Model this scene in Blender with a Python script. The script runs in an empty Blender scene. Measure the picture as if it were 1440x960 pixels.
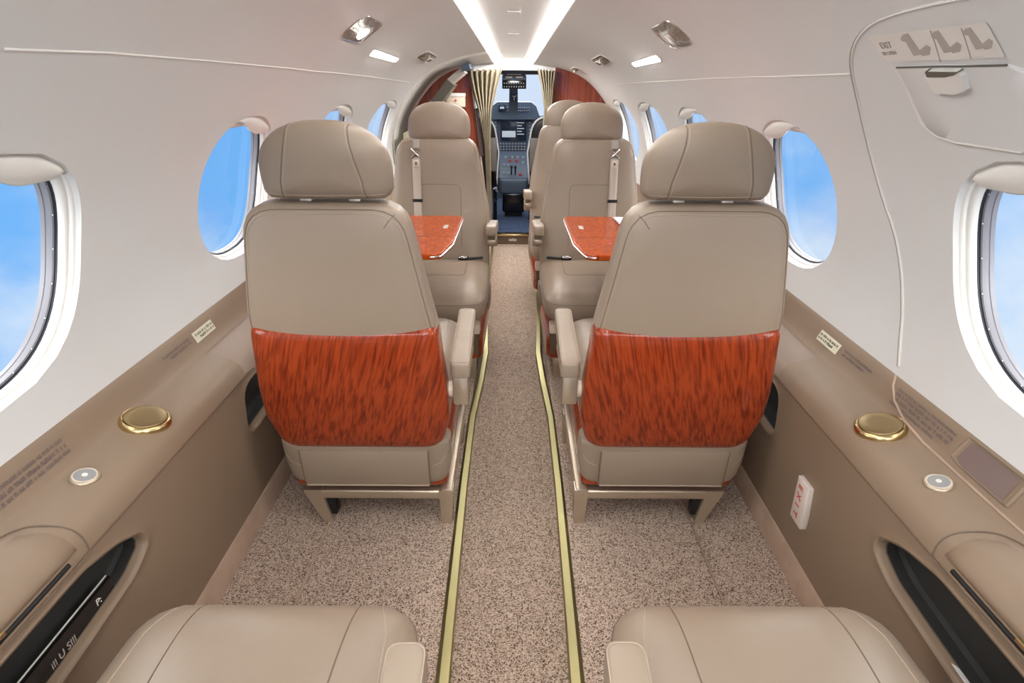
import bpy, bmesh, math, random
from math import sin, cos, pi, sqrt, radians, atan2
from mathutils import Vector, Matrix
random.seed(7)
COL = bpy.context.scene.collection
SCN = bpy.context.scene

# ------------------------------------------------------------------ helpers
def tag(o, label=None, cat=None, group=None, kind=None):
    if label: o['label'] = label
    if cat: o['category'] = cat
    if group: o['group'] = group
    if kind: o['kind'] = kind
    return o

def empty(name, loc=(0, 0, 0), rz=0.0):
    o = bpy.data.objects.new(name, None); COL.objects.link(o)
    o.location = loc; o.rotation_euler = (0, 0, rz); o.empty_display_size = .05
    return o

def mesh(name, verts, faces, mat, parent=None, smooth=True, angle=40, merge=0.0):
    me = bpy.data.meshes.new(name)
    bm = bmesh.new()
    vs = [bm.verts.new(v) for v in verts]
    for f in faces:
        try: bm.faces.new([vs[i] for i in f])
        except ValueError: pass
    if merge: bmesh.ops.remove_doubles(bm, verts=bm.verts, dist=merge)
    bmesh.ops.recalc_face_normals(bm, faces=bm.faces)
    bm.to_mesh(me); bm.free()
    if smooth:
        me.polygons.foreach_set('use_smooth', [True] * len(me.polygons))
        me.set_sharp_from_angle(angle=radians(angle))
    o = bpy.data.objects.new(name, me); COL.objects.link(o)
    if mat: me.materials.append(mat)
    if parent: o.parent = parent
    return o

class MB:
    def __init__(s): s.v = []; s.f = []
    def add(s, v, f):
        n = len(s.v); s.v += [tuple(p) for p in v]; s.f += [tuple(i + n for i in q) for q in f]
    def box(s, x0, x1, y0, y1, z0, z1, b=.002, M=None, seg=2):
        bm = bmesh.new(); bmesh.ops.create_cube(bm, size=1)
        for v in bm.verts:
            v.co = Vector(((x0 + x1) / 2 + v.co.x * (x1 - x0), (y0 + y1) / 2 + v.co.y * (y1 - y0), (z0 + z1) / 2 + v.co.z * (z1 - z0)))
        b = min(b, .49 * min(x1 - x0, y1 - y0, z1 - z0))
        if b > 0: bmesh.ops.bevel(bm, geom=list(bm.edges), offset=b, segments=seg, affect='EDGES', profile=.5)
        if M is not None: bmesh.ops.transform(bm, matrix=M, verts=bm.verts)
        bm.verts.index_update()
        s.add([tuple(v.co) for v in bm.verts], [tuple(v.index for v in f.verts) for f in bm.faces]); bm.free()
    def tube(s, pts, r, n=8, closed=False, flat=1.0):
        pts = [Vector(p) for p in pts]; m = len(pts); rings = []
        up = None
        for i, p in enumerate(pts):
            a = pts[(i - 1) % m] if (closed or i > 0) else p
            b = pts[(i + 1) % m] if (closed or i < m - 1) else p
            t = (b - a).normalized()
            if up is None:
                up = t.orthogonal().normalized()
            else:
                up = (up - t * up.dot(t))
                up = up.normalized() if up.length > 1e-6 else t.orthogonal().normalized()
            w = t.cross(up)
            rings.append([p + up * cos(2 * pi * k / n) * r * flat + w * sin(2 * pi * k / n) * r for k in range(n)])
        v = [q for ring in rings for q in ring]; f = []
        for i in range(m if closed else m - 1):
            j = (i + 1) % m
            for k in range(n):
                l = (k + 1) % n
                f.append((i * n + k, i * n + l, j * n + l, j * n + k))
        if not closed:
            f.append(tuple(range(n))); f.append(tuple((m - 1) * n + k for k in range(n)))
        s.add(v, f)
    def disc(s, c, r, h, axis=(0, 0, 1), n=40, b=.0015):
        """bevelled disc/cylinder, base centre c, along axis"""
        ax = Vector(axis).normalized(); u = ax.orthogonal().normalized(); w = ax.cross(u); c = Vector(c)
        prof = [(r, 0), (r, h - b), (r - b * .3, h - b * .3), (r - b, h), (r * .5, h)]
        v = []; f = []
        for (pr, ph) in prof:
            for k in range(n):
                a = 2 * pi * k / n; v.append(c + ax * ph + (u * cos(a) + w * sin(a)) * pr)
        for i in range(len(prof) - 1):
            for k in range(n):
                l = (k + 1) % n; f.append((i * n + k, i * n + l, (i + 1) * n + l, (i + 1) * n + k))
        f.append(tuple(range(n))); f.append(tuple((len(prof) - 1) * n + k for k in range(n)))
        s.add(v, f)
    def grid(s, fn, nu, nv):
        v = [fn(i / nu, j / nv) for j in range(nv + 1) for i in range(nu + 1)]
        f = [(j * (nu + 1) + i, j * (nu + 1) + i + 1, (j + 1) * (nu + 1) + i + 1, (j + 1) * (nu + 1) + i) for j in range(nv) for i in range(nu)]
        s.add(v, f)
    def prism(s, poly, z0, z1, M=None):
        """2-D outline extruded along z, then transformed"""
        n = len(poly); v = [Vector((p[0], p[1], z0)) for p in poly] + [Vector((p[0], p[1], z1)) for p in poly]
        if M is not None: v = [M @ p for p in v]
        f = [tuple(range(n)), tuple(n + k for k in range(n))] + [(k, (k + 1) % n, n + (k + 1) % n, n + k) for k in range(n)]
        s.add(v, f)
    def build(s, name, mat, parent=None, **k):
        return mesh(name, s.v, s.f, mat, parent, **k)

def round_poly(pts, radii, seg=8):
    out = []; n = len(pts)
    if not hasattr(radii, '__len__'): radii = [radii] * n
    for i in range(n):
        p = Vector(pts[i]); a = Vector(pts[i - 1]); b = Vector(pts[(i + 1) % n]); r = radii[i]
        da = (a - p); db = (b - p)
        if r <= 0: out.append(p); continue
        ang = da.angle(db); d = min(r / math.tan(ang / 2), da.length * .49, db.length * .49)
        p0 = p + da.normalized() * d; p1 = p + db.normalized() * d
        for k in range(seg + 1):
            t = k / seg; out.append(p0 * (1 - t) ** 2 + p * 2 * t * (1 - t) + p1 * t * t)
    return out

def resample(pts, n):
    P = [Vector(p) for p in pts]; P.append(P[0]); L = [0]
    for i in range(1, len(P)): L.append(L[-1] + (P[i] - P[i - 1]).length)
    out = []; j = 0
    for k in range(n):
        d = L[-1] * k / n
        while L[j + 1] < d: j += 1
        t = (d - L[j]) / max(1e-9, L[j + 1] - L[j]); out.append(P[j].lerp(P[j + 1], t))
    return out

class Pillow:
    """a soft body: star-shaped outline (a, b) about c, rounded depth both ways, mapped to space by fmap(a, b, d)"""
    def __init__(s, outline, c, tf, tb, ef, eb, fmap, crown_f=0, crown_b=0, n=96):
        s.o = resample(outline, n); s.c = Vector(c); s.tf = tf; s.tb = tb; s.ef = ef; s.eb = eb
        s.m = fmap; s.cf = crown_f; s.cb = crown_b
    def depth(s, q, front=True):
        q = min(1, max(0, q))
        if front: return s.tf * (1 - q ** s.ef) ** (1 / s.ef) + s.cf * (1 - q * q)
        return -(s.tb * (1 - q ** s.eb) ** (1 / s.eb) + s.cb * (1 - q * q))
    def q_at(s, p):
        d = Vector(p) - s.c; n = len(s.o)
        if d.length < 1e-6: return 0
        best = None
        for i in range(n):
            a = s.o[i] - s.c; b = s.o[(i + 1) % n] - s.c
            den = d.x * (b.y - a.y) - d.y * (b.x - a.x)
            if abs(den) < 1e-12: continue
            t = (a.x * (b.y - a.y) - a.y * (b.x - a.x)) / den
            u = (a.x * d.y - a.y * d.x) / den
            if t > 0 and -1e-6 <= u <= 1 + 1e-6:
                if best is None or t > best: best = t
        return 1 / best if best else 1
    def surf(s, p, front=True, lift=0):
        d = s.depth(s.q_at(p), front)
        return Vector(s.m(p[0], p[1], d + (lift if front else -lift)))
    def ring(s, q, front=True, lift=0):
        return [Vector(s.m(*(s.c + (o - s.c) * q), s.depth(q, front) + (lift if front else -lift))) for o in s.o]
    def build(s, name, mat, parent=None):
        n = len(s.o); rings = []
        def qs(e):
            out = []
            for k in range(1, 14):
                ph = pi / 2 * k / 14; out.append(cos(ph) ** (2 / e))
            lo = out[-1]
            out += [lo * t for t in (.82, .64, .46, .28, .12)]
            return out
        for q in reversed(qs(s.ef)): rings.append((q, True))
        rings.append((1, True))
        for q in qs(s.eb): rings.append((q, False))
        v = []; f = []
        for q, fr in rings:
            for o in s.o:
                p = s.c + (o - s.c) * q; v.append(s.m(p.x, p.y, s.depth(q, fr)))
        for i in range(len(rings) - 1):
            for k in range(n):
                l = (k + 1) % n; f.append((i * n + k, i * n + l, (i + 1) * n + l, (i + 1) * n + k))
        a = len(v); v.append(s.m(s.c.x, s.c.y, s.depth(0, True))); v.append(s.m(s.c.x, s.c.y, s.depth(0, False)))
        m = (len(rings) - 1) * n
        for k in range(n):
            l = (k + 1) % n; f.append((a, k, l)); f.append((a + 1, m + k, m + l))
        return mesh(name, v, f, mat, parent, angle=60)

def text_mesh(name, body, size, mat, M, parent=None, ext=.0004, spacing=1.0):
    cu = bpy.data.curves.new(name, 'FONT'); cu.body = body; cu.size = size; cu.extrude = ext
    cu.align_x = 'CENTER'; cu.align_y = 'CENTER'; cu.space_character = spacing
    t = bpy.data.objects.new(name, cu); COL.objects.link(t)
    bpy.context.view_layer.update()
    me = bpy.data.meshes.new_from_object(t.evaluated_get(bpy.context.evaluated_depsgraph_get()))
    bpy.data.objects.remove(t); bpy.data.curves.remove(cu)
    me.transform(M); me.name = name
    me.materials.clear(); me.materials.append(mat)
    o = bpy.data.objects.new(name, me); COL.objects.link(o)
    if parent: o.parent = parent
    return o

def copy_tree(o, parent=None):
    c = o.copy(); COL.objects.link(c)
    if parent: c.parent = parent
    for ch in list(KIDS.get(o.name, [])): copy_tree(ch, c)
    return c
KIDS = {}
def index_kids():
    KIDS.clear()
    for o in bpy.data.objects:
        if o.parent: KIDS.setdefault(o.parent.name, []).append(o)

# ------------------------------------------------------------------ materials
def srgb(r, g, b):
    f = lambda c: (c / 255 / 12.92) if c / 255 <= .04045 else ((c / 255 + .055) / 1.055) ** 2.4
    return (f(r), f(g), f(b), 1)

def mat(name, col, rough=.5, metal=0, coat=0, spec=.5, bump=None, var=None, emit=None):
    m = bpy.data.materials.new(name); m.use_nodes = True; nt = m.node_tree; b = nt.nodes['Principled BSDF']
    b.inputs['Base Color'].default_value = col; b.inputs['Roughness'].default_value = rough
    b.inputs['Metallic'].default_value = metal; b.inputs['Coat Weight'].default_value = coat
    b.inputs['Coat Roughness'].default_value = .04; b.inputs['Specular IOR Level'].default_value = spec
    if emit:
        b.inputs['Emission Color'].default_value = emit[0]; b.inputs['Emission Strength'].default_value = emit[1]
    tc = nt.nodes.new('ShaderNodeTexCoord')
    if var:   # (scale, amount, second colour)
        nz = nt.nodes.new('ShaderNodeTexNoise'); nz.inputs['Scale'].default_value = var[0]; nz.inputs['Detail'].default_value = 4
        nt.links.new(tc.outputs['Object'], nz.inputs['Vector'])
        mr = nt.nodes.new('ShaderNodeMapRange'); mr.inputs[1].default_value = .35; mr.inputs[2].default_value = .65
        mr.inputs[4].default_value = var[1]; nt.links.new(nz.outputs['Fac'], mr.inputs[0])
        mx = nt.nodes.new('ShaderNodeMix'); mx.data_type = 'RGBA'; mx.inputs[6].default_value = col; mx.inputs[7].default_value = var[2]
        nt.links.new(mr.outputs[0], mx.inputs[0]); nt.links.new(mx.outputs[2], b.inputs['Base Color'])
    if bump:  # list of (scale, distance)
        prev = None
        for sc, dist in bump:
            nz = nt.nodes.new('ShaderNodeTexNoise'); nz.inputs['Scale'].default_value = sc; nz.inputs['Detail'].default_value = 3
            nt.links.new(tc.outputs['Object'], nz.inputs['Vector'])
            bp = nt.nodes.new('ShaderNodeBump'); bp.inputs['Distance'].default_value = dist; bp.inputs['Strength'].default_value = 1
            nt.links.new(nz.outputs['Fac'], bp.inputs['Height'])
            if prev: nt.links.new(prev.outputs[0], bp.inputs['Normal'])
            prev = bp
        nt.links.new(prev.outputs[0], b.inputs['Normal'])
    return m

M = {}
M['leather'] = mat('leather', srgb(151, 135, 118), .40, bump=[(9, .0035), (420, .00012)], var=(6, .35, srgb(144, 126, 109)), spec=.5)
M['stitch'] = mat('stitch', srgb(172, 154, 136), .6)
M['seam'] = mat('seam', srgb(118, 101, 86), .7)
M['panel'] = mat('panel', srgb(141, 121, 101), .48, bump=[(500, .00006)])
M['liner'] = mat('liner', srgb(219, 219, 217), .55, bump=[(300, .00004)])
M['white'] = mat('white_plastic', srgb(228, 226, 220), .38)
M['ceil'] = mat('ceiling_white', srgb(232, 230, 226), .5)
M['skirt'] = mat('skirting', srgb(190, 165, 145), .5, var=(14, .5, srgb(160, 135, 116)))
M['gold'] = mat('gold', srgb(214, 190, 140), .22, metal=1)
M['brass'] = mat('brass', srgb(168, 160, 114), .38, metal=1, var=(3, .5, srgb(160, 155, 118)))
M['chrome'] = mat('chrome', srgb(215, 215, 215), .15, metal=1)
M['champ'] = mat('champagne_metal', srgb(196, 182, 162), .32, metal=.75)
M['cream'] = mat('cream_plastic', srgb(220, 205, 185), .4)
M['dark'] = mat('dark_pocket', srgb(50, 50, 48), .75, var=(9, .5, srgb(36, 36, 35)))
M['black'] = mat('black', srgb(22, 22, 22), .5)
M['blackgloss'] = mat('black_gloss', srgb(20, 20, 22), .15)
M['seal'] = mat('window_seal', srgb(128, 128, 134), .4, metal=.1)
M['sealdark'] = mat('window_seal_dark', srgb(45, 48, 56), .4)
M['grey'] = mat('grey_plastic', srgb(150, 150, 150), .35)
M['belt'] = mat('belt_webbing', srgb(190, 176, 163), .7, bump=[(900, .0002)])
M['beltgrey'] = mat('belt_webbing_grey', srgb(168, 158, 150), .7, bump=[(900, .0002)])
M['olive'] = mat('olive_door', srgb(92, 90, 78), .45)
M['olive_l'] = mat('olive_light', srgb(176, 168, 138), .5)
M['curtain'] = mat('curtain_cloth', srgb(132, 121, 99), .85, var=(25, .5, srgb(116, 105, 84)))
M['navy'] = mat('navy_panel', srgb(74, 88, 105), .5)
M['navy_c'] = mat('navy_carpet', srgb(58, 76, 108), .9, bump=[(600, .0006)])
M['ink'] = mat('ink', srgb(112, 98, 96), .7)
M['inkdark'] = mat('ink_dark', srgb(60, 55, 52), .7)
M['placard'] = mat('placard', srgb(226, 222, 198), .5)
M['sticker'] = mat('sticker', srgb(226, 223, 216), .45)
M['fig'] = mat('sticker_figure', srgb(176, 168, 160), .6)
M['red'] = mat('red_letters', srgb(215, 70, 35), .5)
M['exitbox'] = mat('exit_box', srgb(226, 216, 208), .4)
M['bulb'] = mat('bulb', (1, 1, 1, 1), .4, emit=((1, .97, .92, 1), 14))
M['dome'] = mat('dome_light', (1, 1, 1, 1), .4, emit=((1, .97, .93, 1), 6))
M['strip'] = mat('light_strip', (1, 1, 1, 1), .4, emit=((1, .99, .98, 1), 9.5))
M['glassy'] = mat('lamp_reflector', srgb(200, 196, 188), .18, metal=.8, bump=[(220, .003)])
M['paper'] = mat('paper_white', srgb(225, 225, 225), .5)
M['screen'] = mat('screen', srgb(14, 18, 26), .15, emit=(srgb(26, 34, 48), .5))
M['scrlit'] = mat('screen_lit', srgb(120, 130, 140), .3, emit=(srgb(150, 158, 165), .7))
M['scrred'] = mat('button_red', srgb(190, 60, 60), .4)
M['knob'] = mat('knob_grey', srgb(150, 156, 165), .4)
M['perf'] = mat('perforated_trim', srgb(70, 40, 38), .5)

def wood(name, c1, c2, scale=1.0, rot=0.0):
    m = bpy.data.materials.new(name); m.use_nodes = True; nt = m.node_tree; b = nt.nodes['Principled BSDF']; L = nt.links.new
    tc = nt.nodes.new('ShaderNodeTexCoord'); mp = nt.nodes.new('ShaderNodeMapping')
    L(tc.outputs['Object'], mp.inputs['Vector']); mp.inputs['Rotation'].default_value = (0, rot, 0)
    mp.vector_type = 'TEXTURE'; mp.inputs['Scale'].default_value = (1 / (110 * scale), 1 / (60 * scale), 1 / (5 * scale))
    n1 = nt.nodes.new('ShaderNodeTexNoise'); n1.inputs['Scale'].default_value = 1.6; n1.inputs['Detail'].default_value = 8; n1.inputs['Distortion'].default_value = .35
    L(mp.outputs[0], n1.inputs['Vector'])
    n2 = nt.nodes.new('ShaderNodeTexNoise'); n2.inputs['Scale'].default_value = 9; n2.inputs['Detail'].default_value = 2
    L(tc.outputs['Object'], n2.inputs['Vector'])
    cr = nt.nodes.new('ShaderNodeValToRGB'); e = cr.color_ramp.elements
    e[0].position = .34; e[0].color = c2; e[1].position = .58; e[1].color = c1
    L(n1.outputs['Fac'], cr.inputs[0])
    mx = nt.nodes.new('ShaderNodeMix'); mx.data_type = 'RGBA'; mx.blend_type = 'MULTIPLY'
    mr = nt.nodes.new('ShaderNodeMapRange'); mr.inputs[1].default_value = .35; mr.inputs[2].default_value = .7; mr.inputs[4].default_value = .45
    L(n2.outputs['Fac'], mr.inputs[0]); L(mr.outputs[0], mx.inputs[0]); L(cr.outputs[0], mx.inputs[6]); mx.inputs[7].default_value = (.72, .6, .55, 1)
    L(mx.outputs[2], b.inputs['Base Color'])
    b.inputs['Roughness'].default_value = .35; b.inputs['Specular IOR Level'].default_value = .15; b.inputs['Coat Weight'].default_value = .6; b.inputs['Coat Roughness'].default_value = .03
    return m
M['wood'] = wood('glossy_wood', srgb(162, 66, 30), srgb(110, 37, 16), .95, .27)
M['wood_mirrored'] = wood('glossy_wood_mirrored', srgb(162, 66, 30), srgb(110, 37, 16), .95, -.22)
M['woodtable'] = wood('table_wood', srgb(190, 80, 14), srgb(150, 54, 8), .5)
M['wooddark'] = wood('bulkhead_wood', srgb(138, 68, 48), srgb(108, 50, 38), .4)

def carpet(name, base, dark, light):
    m = bpy.data.materials.new(name); m.use_nodes = True; nt = m.node_tree; b = nt.nodes['Principled BSDF']; L = nt.links.new
    tc = nt.nodes.new('ShaderNodeTexCoord')
    n1 = nt.nodes.new('ShaderNodeTexVoronoi'); n1.inputs['Scale'].default_value = 430
    L(tc.outputs['Object'], n1.inputs['Vector'])
    sx_ = nt.nodes.new('ShaderNodeSeparateColor'); L(n1.outputs['Color'], sx_.inputs[0])
    cr = nt.nodes.new('ShaderNodeValToRGB'); e = cr.color_ramp.elements
    e[0].position = .10; e[0].color = dark; e[1].position = .42; e[1].color = base
    x = e.new(.95); x.color = light
    L(sx_.outputs[0], cr.inputs[0]); L(cr.outputs[0], b.inputs['Base Color'])
    n2 = nt.nodes.new('ShaderNodeTexNoise'); n2.inputs['Scale'].default_value = 420; n2.inputs['Detail'].default_value = 2
    L(tc.outputs['Object'], n2.inputs['Vector'])
    bp = nt.nodes.new('ShaderNodeBump'); bp.inputs['Distance'].default_value = .003; L(n2.outputs['Fac'], bp.inputs['Height']); L(bp.outputs[0], b.inputs['Normal'])
    b.inputs['Roughness'].default_value = .95; b.inputs['Specular IOR Level'].default_value = .1; b.inputs['Sheen Weight'].default_value = .2
    return m
M['carpet'] = carpet('carpet_side', srgb(186, 162, 143), srgb(84, 64, 48), srgb(222, 202, 184))
M['aisle'] = carpet('carpet_aisle', srgb(172, 148, 130), srgb(76, 58, 44), srgb(206, 186, 166))

def glass():
    m = bpy.data.materials.new('window_glass'); m.use_nodes = True; nt = m.node_tree; L = nt.links.new
    out = nt.nodes['Material Output']; nt.nodes.remove(nt.nodes['Principled BSDF'])
    t = nt.nodes.new('ShaderNodeBsdfTransparent'); t.inputs[0].default_value = (.97, .98, 1, 1)
    g = nt.nodes.new('ShaderNodeBsdfGlossy'); g.inputs['Roughness'].default_value = .02
    lw = nt.nodes.new('ShaderNodeLayerWeight'); lw.inputs[0].default_value = .12
    fr = nt.nodes.new('ShaderNodeMath'); fr.operation = 'MULTIPLY'; fr.inputs[1].default_value = .06; L(lw.outputs['Fresnel'], fr.inputs[0])
    mx = nt.nodes.new('ShaderNodeMixShader'); L(fr.outputs[0], mx.inputs[0]); L(t.outputs[0], mx.inputs[1]); L(g.outputs[0], mx.inputs[2]); L(mx.outputs[0], out.inputs[0])
    return m
M['glass'] = glass()

# ------------------------------------------------------------------ camera
CAMH = 1.12
cam = bpy.data.cameras.new('camera'); cam.lens = 21.5; cam.sensor_width = 36; cam.clip_start = .02
camo = bpy.data.objects.new('camera', cam); COL.objects.link(camo); SCN.camera = camo
CM = Matrix.Translation((0, 0, CAMH)) @ Matrix.Rotation(radians(90 - 23.4), 4, 'X') @ Matrix.Rotation(radians(.35), 4, 'Z')
camo.matrix_world = CM

# ------------------------------------------------------------------ cabin shell geometry
A = [(.789, .563), (.806, .66), (.808, .75), (.796, .85), (.767, .95), (.723, 1.05), (.668, 1.14), (.60, 1.22), (.512, 1.29), (.395, 1.35), (.235, 1.40)]
B = [(.670, .563), (.690, .67), (.688, .78), (.665, .87), (.62, .95), (.565, 1.02), (.51, 1.075), (.445, 1.12), (.36, 1.155), (.25, 1.18), (.125, 1.195)]
def catmull(P, u):
    n = len(P) - 1; u = min(max(u, 0), n - 1e-6); i = int(u); t = u - i
    p0 = P[max(i - 1, 0)]; p1 = P[i]; p2 = P[i + 1]; p3 = P[min(i + 2, n)]
    return tuple(.5 * ((2 * b) + (-a + c) * t + (2 * a - 5 * b + 4 * c - d) * t * t + (-a + 3 * b - 3 * c + d) * t ** 3) for a, b, c, d in zip(p0, p1, p2, p3))
def sm(t): t = min(max(t, 0), 1); return t * t * (3 - 2 * t)
def taper(y): return sm((y - 1.9) / (4.9 - 1.9)) * 1.12 if y < 4.35 else sm((4.35 - 1.9) / 3) * 1.12 + (y - 4.35) * .15
_T4 = taper(4.35)
def P2(y, u):
    a = catmull(A, u); b = catmull(B, u); w = taper(y) / _T4
    return (a[0] + (b[0] - a[0]) * w, a[1] + (b[1] - a[1]) * w)
def nrm2(y, u):
    a = P2(y, max(u - .05, 0)); b = P2(y, min(u + .05, 10)); dx = b[0] - a[0]; dz = b[1] - a[1]; l = sqrt(dx * dx + dz * dz)
    return (-dz / l, dx / l)       # towards the cabin
def wall_pt(s, y, u, off=0):       # off > 0 : into the cabin
    x, z = P2(y, u); n = nrm2(y, u)
    return Vector((s * (x + n[0] * off), y, z + n[1] * off))
_ZU = [(catmull(A, k / 50)[1], k / 50) for k in range(501)]
def u_of_z(z):
    lo, hi = 0, 500
    while hi - lo > 1:
        m = (lo + hi) // 2
        if _ZU[m][0] < z: lo = m
        else: hi = m
    a, b = _ZU[lo], _ZU[hi]; return a[1] + (b[1] - a[1]) * (z - a[0]) / (b[0] - a[0])
KX = lambda y: P2(y, 0)[0] / A[0][0]     # how far the cabin has narrowed at y

def ray(px, py):
    d = CM.to_3x3() @ Vector((px - 720, -(py - 480), -860)); return Vector((0, 0, CAMH)), d.normalized()
def wall_at(px, py):
    """(side, y, u) where the line of sight meets the cabin liner"""
    o, d = ray(px, py); s = 1 if d.x > 0 else -1; t = .3; step = .04
    while t < 6:
        p = o + d * t
        best = None
        # inside test
        y = p.y; x = abs(p.x)
        prev = None
        out = False
        for k in range(0, 101):
            q = P2(y, k / 10)
            if prev and prev[1] <= p.z <= q[1]:
                f = (p.z - prev[1]) / max(1e-9, q[1] - prev[1]); xx = prev[0] + (q[0] - prev[0]) * f
                if x >= xx: out = True; best = (k - 1 + f) / 10
                break
            prev = q
        if p.z > P2(y, 10)[1]: out = True; best = 10
        if out and step < .0015: return s, y, best
        if out: t -= step; step *= .25
        t += step
    return s, 4, 5
def wpt(px, py, off=0):
    s, y, u = wall_at(px, py); return wall_pt(s, y, u, off)
def plane_at(px, py, axis, val):
    o, d = ray(px, py); t = (val - o[axis]) / d[axis]; return o + d * t

# --- windows in the liner
WC = {-1: [.865, 1.81, 2.70, 3.46], 1: [.84, 1.76, 2.64, 3.30, 3.90]}
WHW = {-1: [.243] * 4, 1: [.243] * 3 + [.235, .22]}
ZC, ZH = .823, .190
WLEAN = .22     # the openings rake forward with the raked section of the hull
Y0 = -.25  # shell left open aft of here so added sky light reaches seat backs
YEND = {-1: 3.76, 1: 4.40}
def win_dir(hw, hz, a):
    e = 2.45; c, s_ = cos(a), sin(a)
    r = (abs(c / hw) ** e + abs(s_ / hz) ** e) ** (-1 / e); return r
def build_wall(s):
    mb = MB(); cs = WC[s]; ze0, ze1 = .563, 1.06
    bounds = [Y0] + [(a + b) / 2 for a, b in zip(cs, cs[1:])] + [YEND[s]]
    NT = 14
    cuts_y = []
    for i, yc in enumerate(cs):
        y0, y1 = bounds[i], bounds[i + 1]; hw = WHW[s][i]
        per = [(y0 + (y1 - y0) * k / NT, ze0) for k in range(NT)] + [(y1, ze0 + (ze1 - ze0) * k / NT) for k in range(NT)] + \
              [(y1 - (y1 - y0) * k / NT, ze1) for k in range(NT)] + [(y0, ze1 - (ze1 - ze0) * k / NT) for k in range(NT)]
        cuts_y += [y0 + (y1 - y0) * k / NT for k in range(NT)]
        n = len(per); K = 7; v = []; f = []
        inner = []
        for (py, pz) in per:
            a = atan2(pz - ZC, py - yc); r = win_dir(hw, ZH, a); inner.append((yc + r * cos(a) + WLEAN * r * sin(a), ZC + r * sin(a)))
        for k in range(K + 1):
            t = (k / K) ** 1.5
            for (iy, iz), (py, pz) in zip(inner, per):
                v.append(wall_pt(s, iy + (py - iy) * t, u_of_z(iz + (pz - iz) * t)))
        for k in range(K):
            for j in range(n):
                l = (j + 1) % n; f.append((k * n + j, k * n + l, (k + 1) * n + l, (k + 1) * n + j))
        # rolled lip of the opening
        base = len(v)
        lips = [(.0, 1.0), (-.0025, .996), (-.007, .985), (-.012, .978)]
        for (off, sc) in lips[1:]:
            for (iy, iz) in inner:
                v.append(wall_pt(s, yc + (iy - yc) * sc, u_of_z(ZC + (iz - ZC) * sc), off))
        rows = [0] + [base + j * n for j in range(len(lips) - 1)]
        for a_, b_ in zip(rows, rows[1:]):
            for j in range(n):
                l = (j + 1) % n; f.append((a_ + j, a_ + l, b_ + l, b_ + j))
        mb.add(v, f)
    cuts_y.append(YEND[s]); u0 = u_of_z(ze1); NU = 22
    v = [wall_pt(s, y, u0 + (10 - u0) * j / NU) for j in range(NU + 1) for y in cuts_y]; m = len(cuts_y)
    f = [(j * m + i, j * m + i + 1, (j + 1) * m + i + 1, (j + 1) * m + i) for j in range(NU) for i in range(m - 1)]
    mb.add(v, f)
    o = mb.build('wall_left' if s < 0 else 'wall_right', M['liner'], angle=50, merge=.0006)
    tag(o, kind='structure'); return o
build_wall(-1); build_wall(1)

def build_window(s, i, num):
    yc = WC[s][i]; hw = WHW[s][i]; N = 72
    root = empty('window_%d' % num, (0, 0, 0)); tag(root, kind='structure')
    def ringpts(sc, off, sy=1.0):
        out = []
        for k in range(N):
            a = 2 * pi * k / N; r = win_dir(hw, ZH, a) * sc
            out.append(wall_pt(s, yc + r * cos(a) * sy + WLEAN * r * sin(a), u_of_z(ZC + r * sin(a)), off))
        return out
    def band(name, prof, m):
        mb = MB(); v = []; f = []
        for sc, off in prof: v += ringpts(sc, off)
        for j in range(len(prof) - 1):
            for k in range(N):
                l = (k + 1) % N; f.append((j * N + k, j * N + l, (j + 1) * N + l, (j + 1) * N + k))
        mb.add(v, f); return mb.build(name, m, root, angle=35)
    band('window_reveal', [(.982, -.008), (.968, -.010), (.962, -.013), (.962, -.016), (.945, -.017), (.930, -.021), (.922, -.027), (.922, -.030)], M['white'])
    band('window_seal', [(.925, -.029), (.918, -.030), (.916, -.035), (.910, -.035)], M['sealdark'])
    fr = band('window_frame', [(.912, -.034), (.906, -.033), (.900, -.036), (.896, -.034), (.890, -.038), (.886, -.044), (.880, -.045), (.876, -.052)], M['seal'])
    # rivets round the frame
    mb = MB()
    pr = ringpts(.902, -.0345)
    for k in range(0, N, 3):
        mb.disc(pr[k], .0016, .0015, axis=(-s, 0, 0), n=8, b=.0004)
    mb.build('rivet_ring', M['chrome'], root)
    mb = MB(); v = ringpts(.882, -.048); c = wall_pt(s, yc, u_of_z(ZC), -.048); mb.add(v + [c], [(N, k, (k + 1) % N) for k in range(N)])
    mb.build('window_pane', M['glass'], root)
    # shade: pleated-shade hood with a pull lip, under the top of the opening
    mb = MB()
    def fn(a, b):
        t = (a - .5) * 2; tt = .18 + t * .56
        r_top = ZH * (1 - abs(tt) ** 2.45) ** (1 / 2.45)
        top = ZC + r_top * .985
        edge = sm((1 + t) / 1.35) * sm((1 - t) / .22)
        low = top - .006 - (top - .006 - (ZC + ZH * .71)) * edge
        z = top + (low - top) * b
        bulge = .011 * sin(pi * min(1, b * 1.02)) * edge - .012 * (1 - b)
        return wall_pt(s, yc + tt * hw + WLEAN * (z - ZC), u_of_z(z), bulge - .006)
    mb.grid(fn, 32, 12)
    sh = mb.build('window_shade', M['white'], root, angle=60)
    so = sh.modifiers.new('s', 'SOLIDIFY'); so.thickness = .006; so.offset = 0
    # roller pocket behind the lip, across the top of the glass
    mb = MB()
    def fn2(a, b):
        t = (a - .5) * 2; r_top = ZH * (1 - abs(t * .80) ** 2.45) ** (1 / 2.45)
        top = ZC + r_top * .975; low = min(ZC + ZH * .84, top - .002); z = top + (low - top) * b
        return wall_pt(s, yc + t * hw * .80 + WLEAN * (z - ZC), u_of_z(z), -.017)
    mb.grid(fn2, 24, 3); o = mb.build('shade_cassette', M['white'], root)
    so = o.modifiers.new('s', 'SOLIDIFY'); so.thickness = .004
    return root
num = 1
for i in range(0, 4): build_window(-1, i, num); num += 1
for i in range(0, 5): build_window(1, i, num); num += 1

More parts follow.
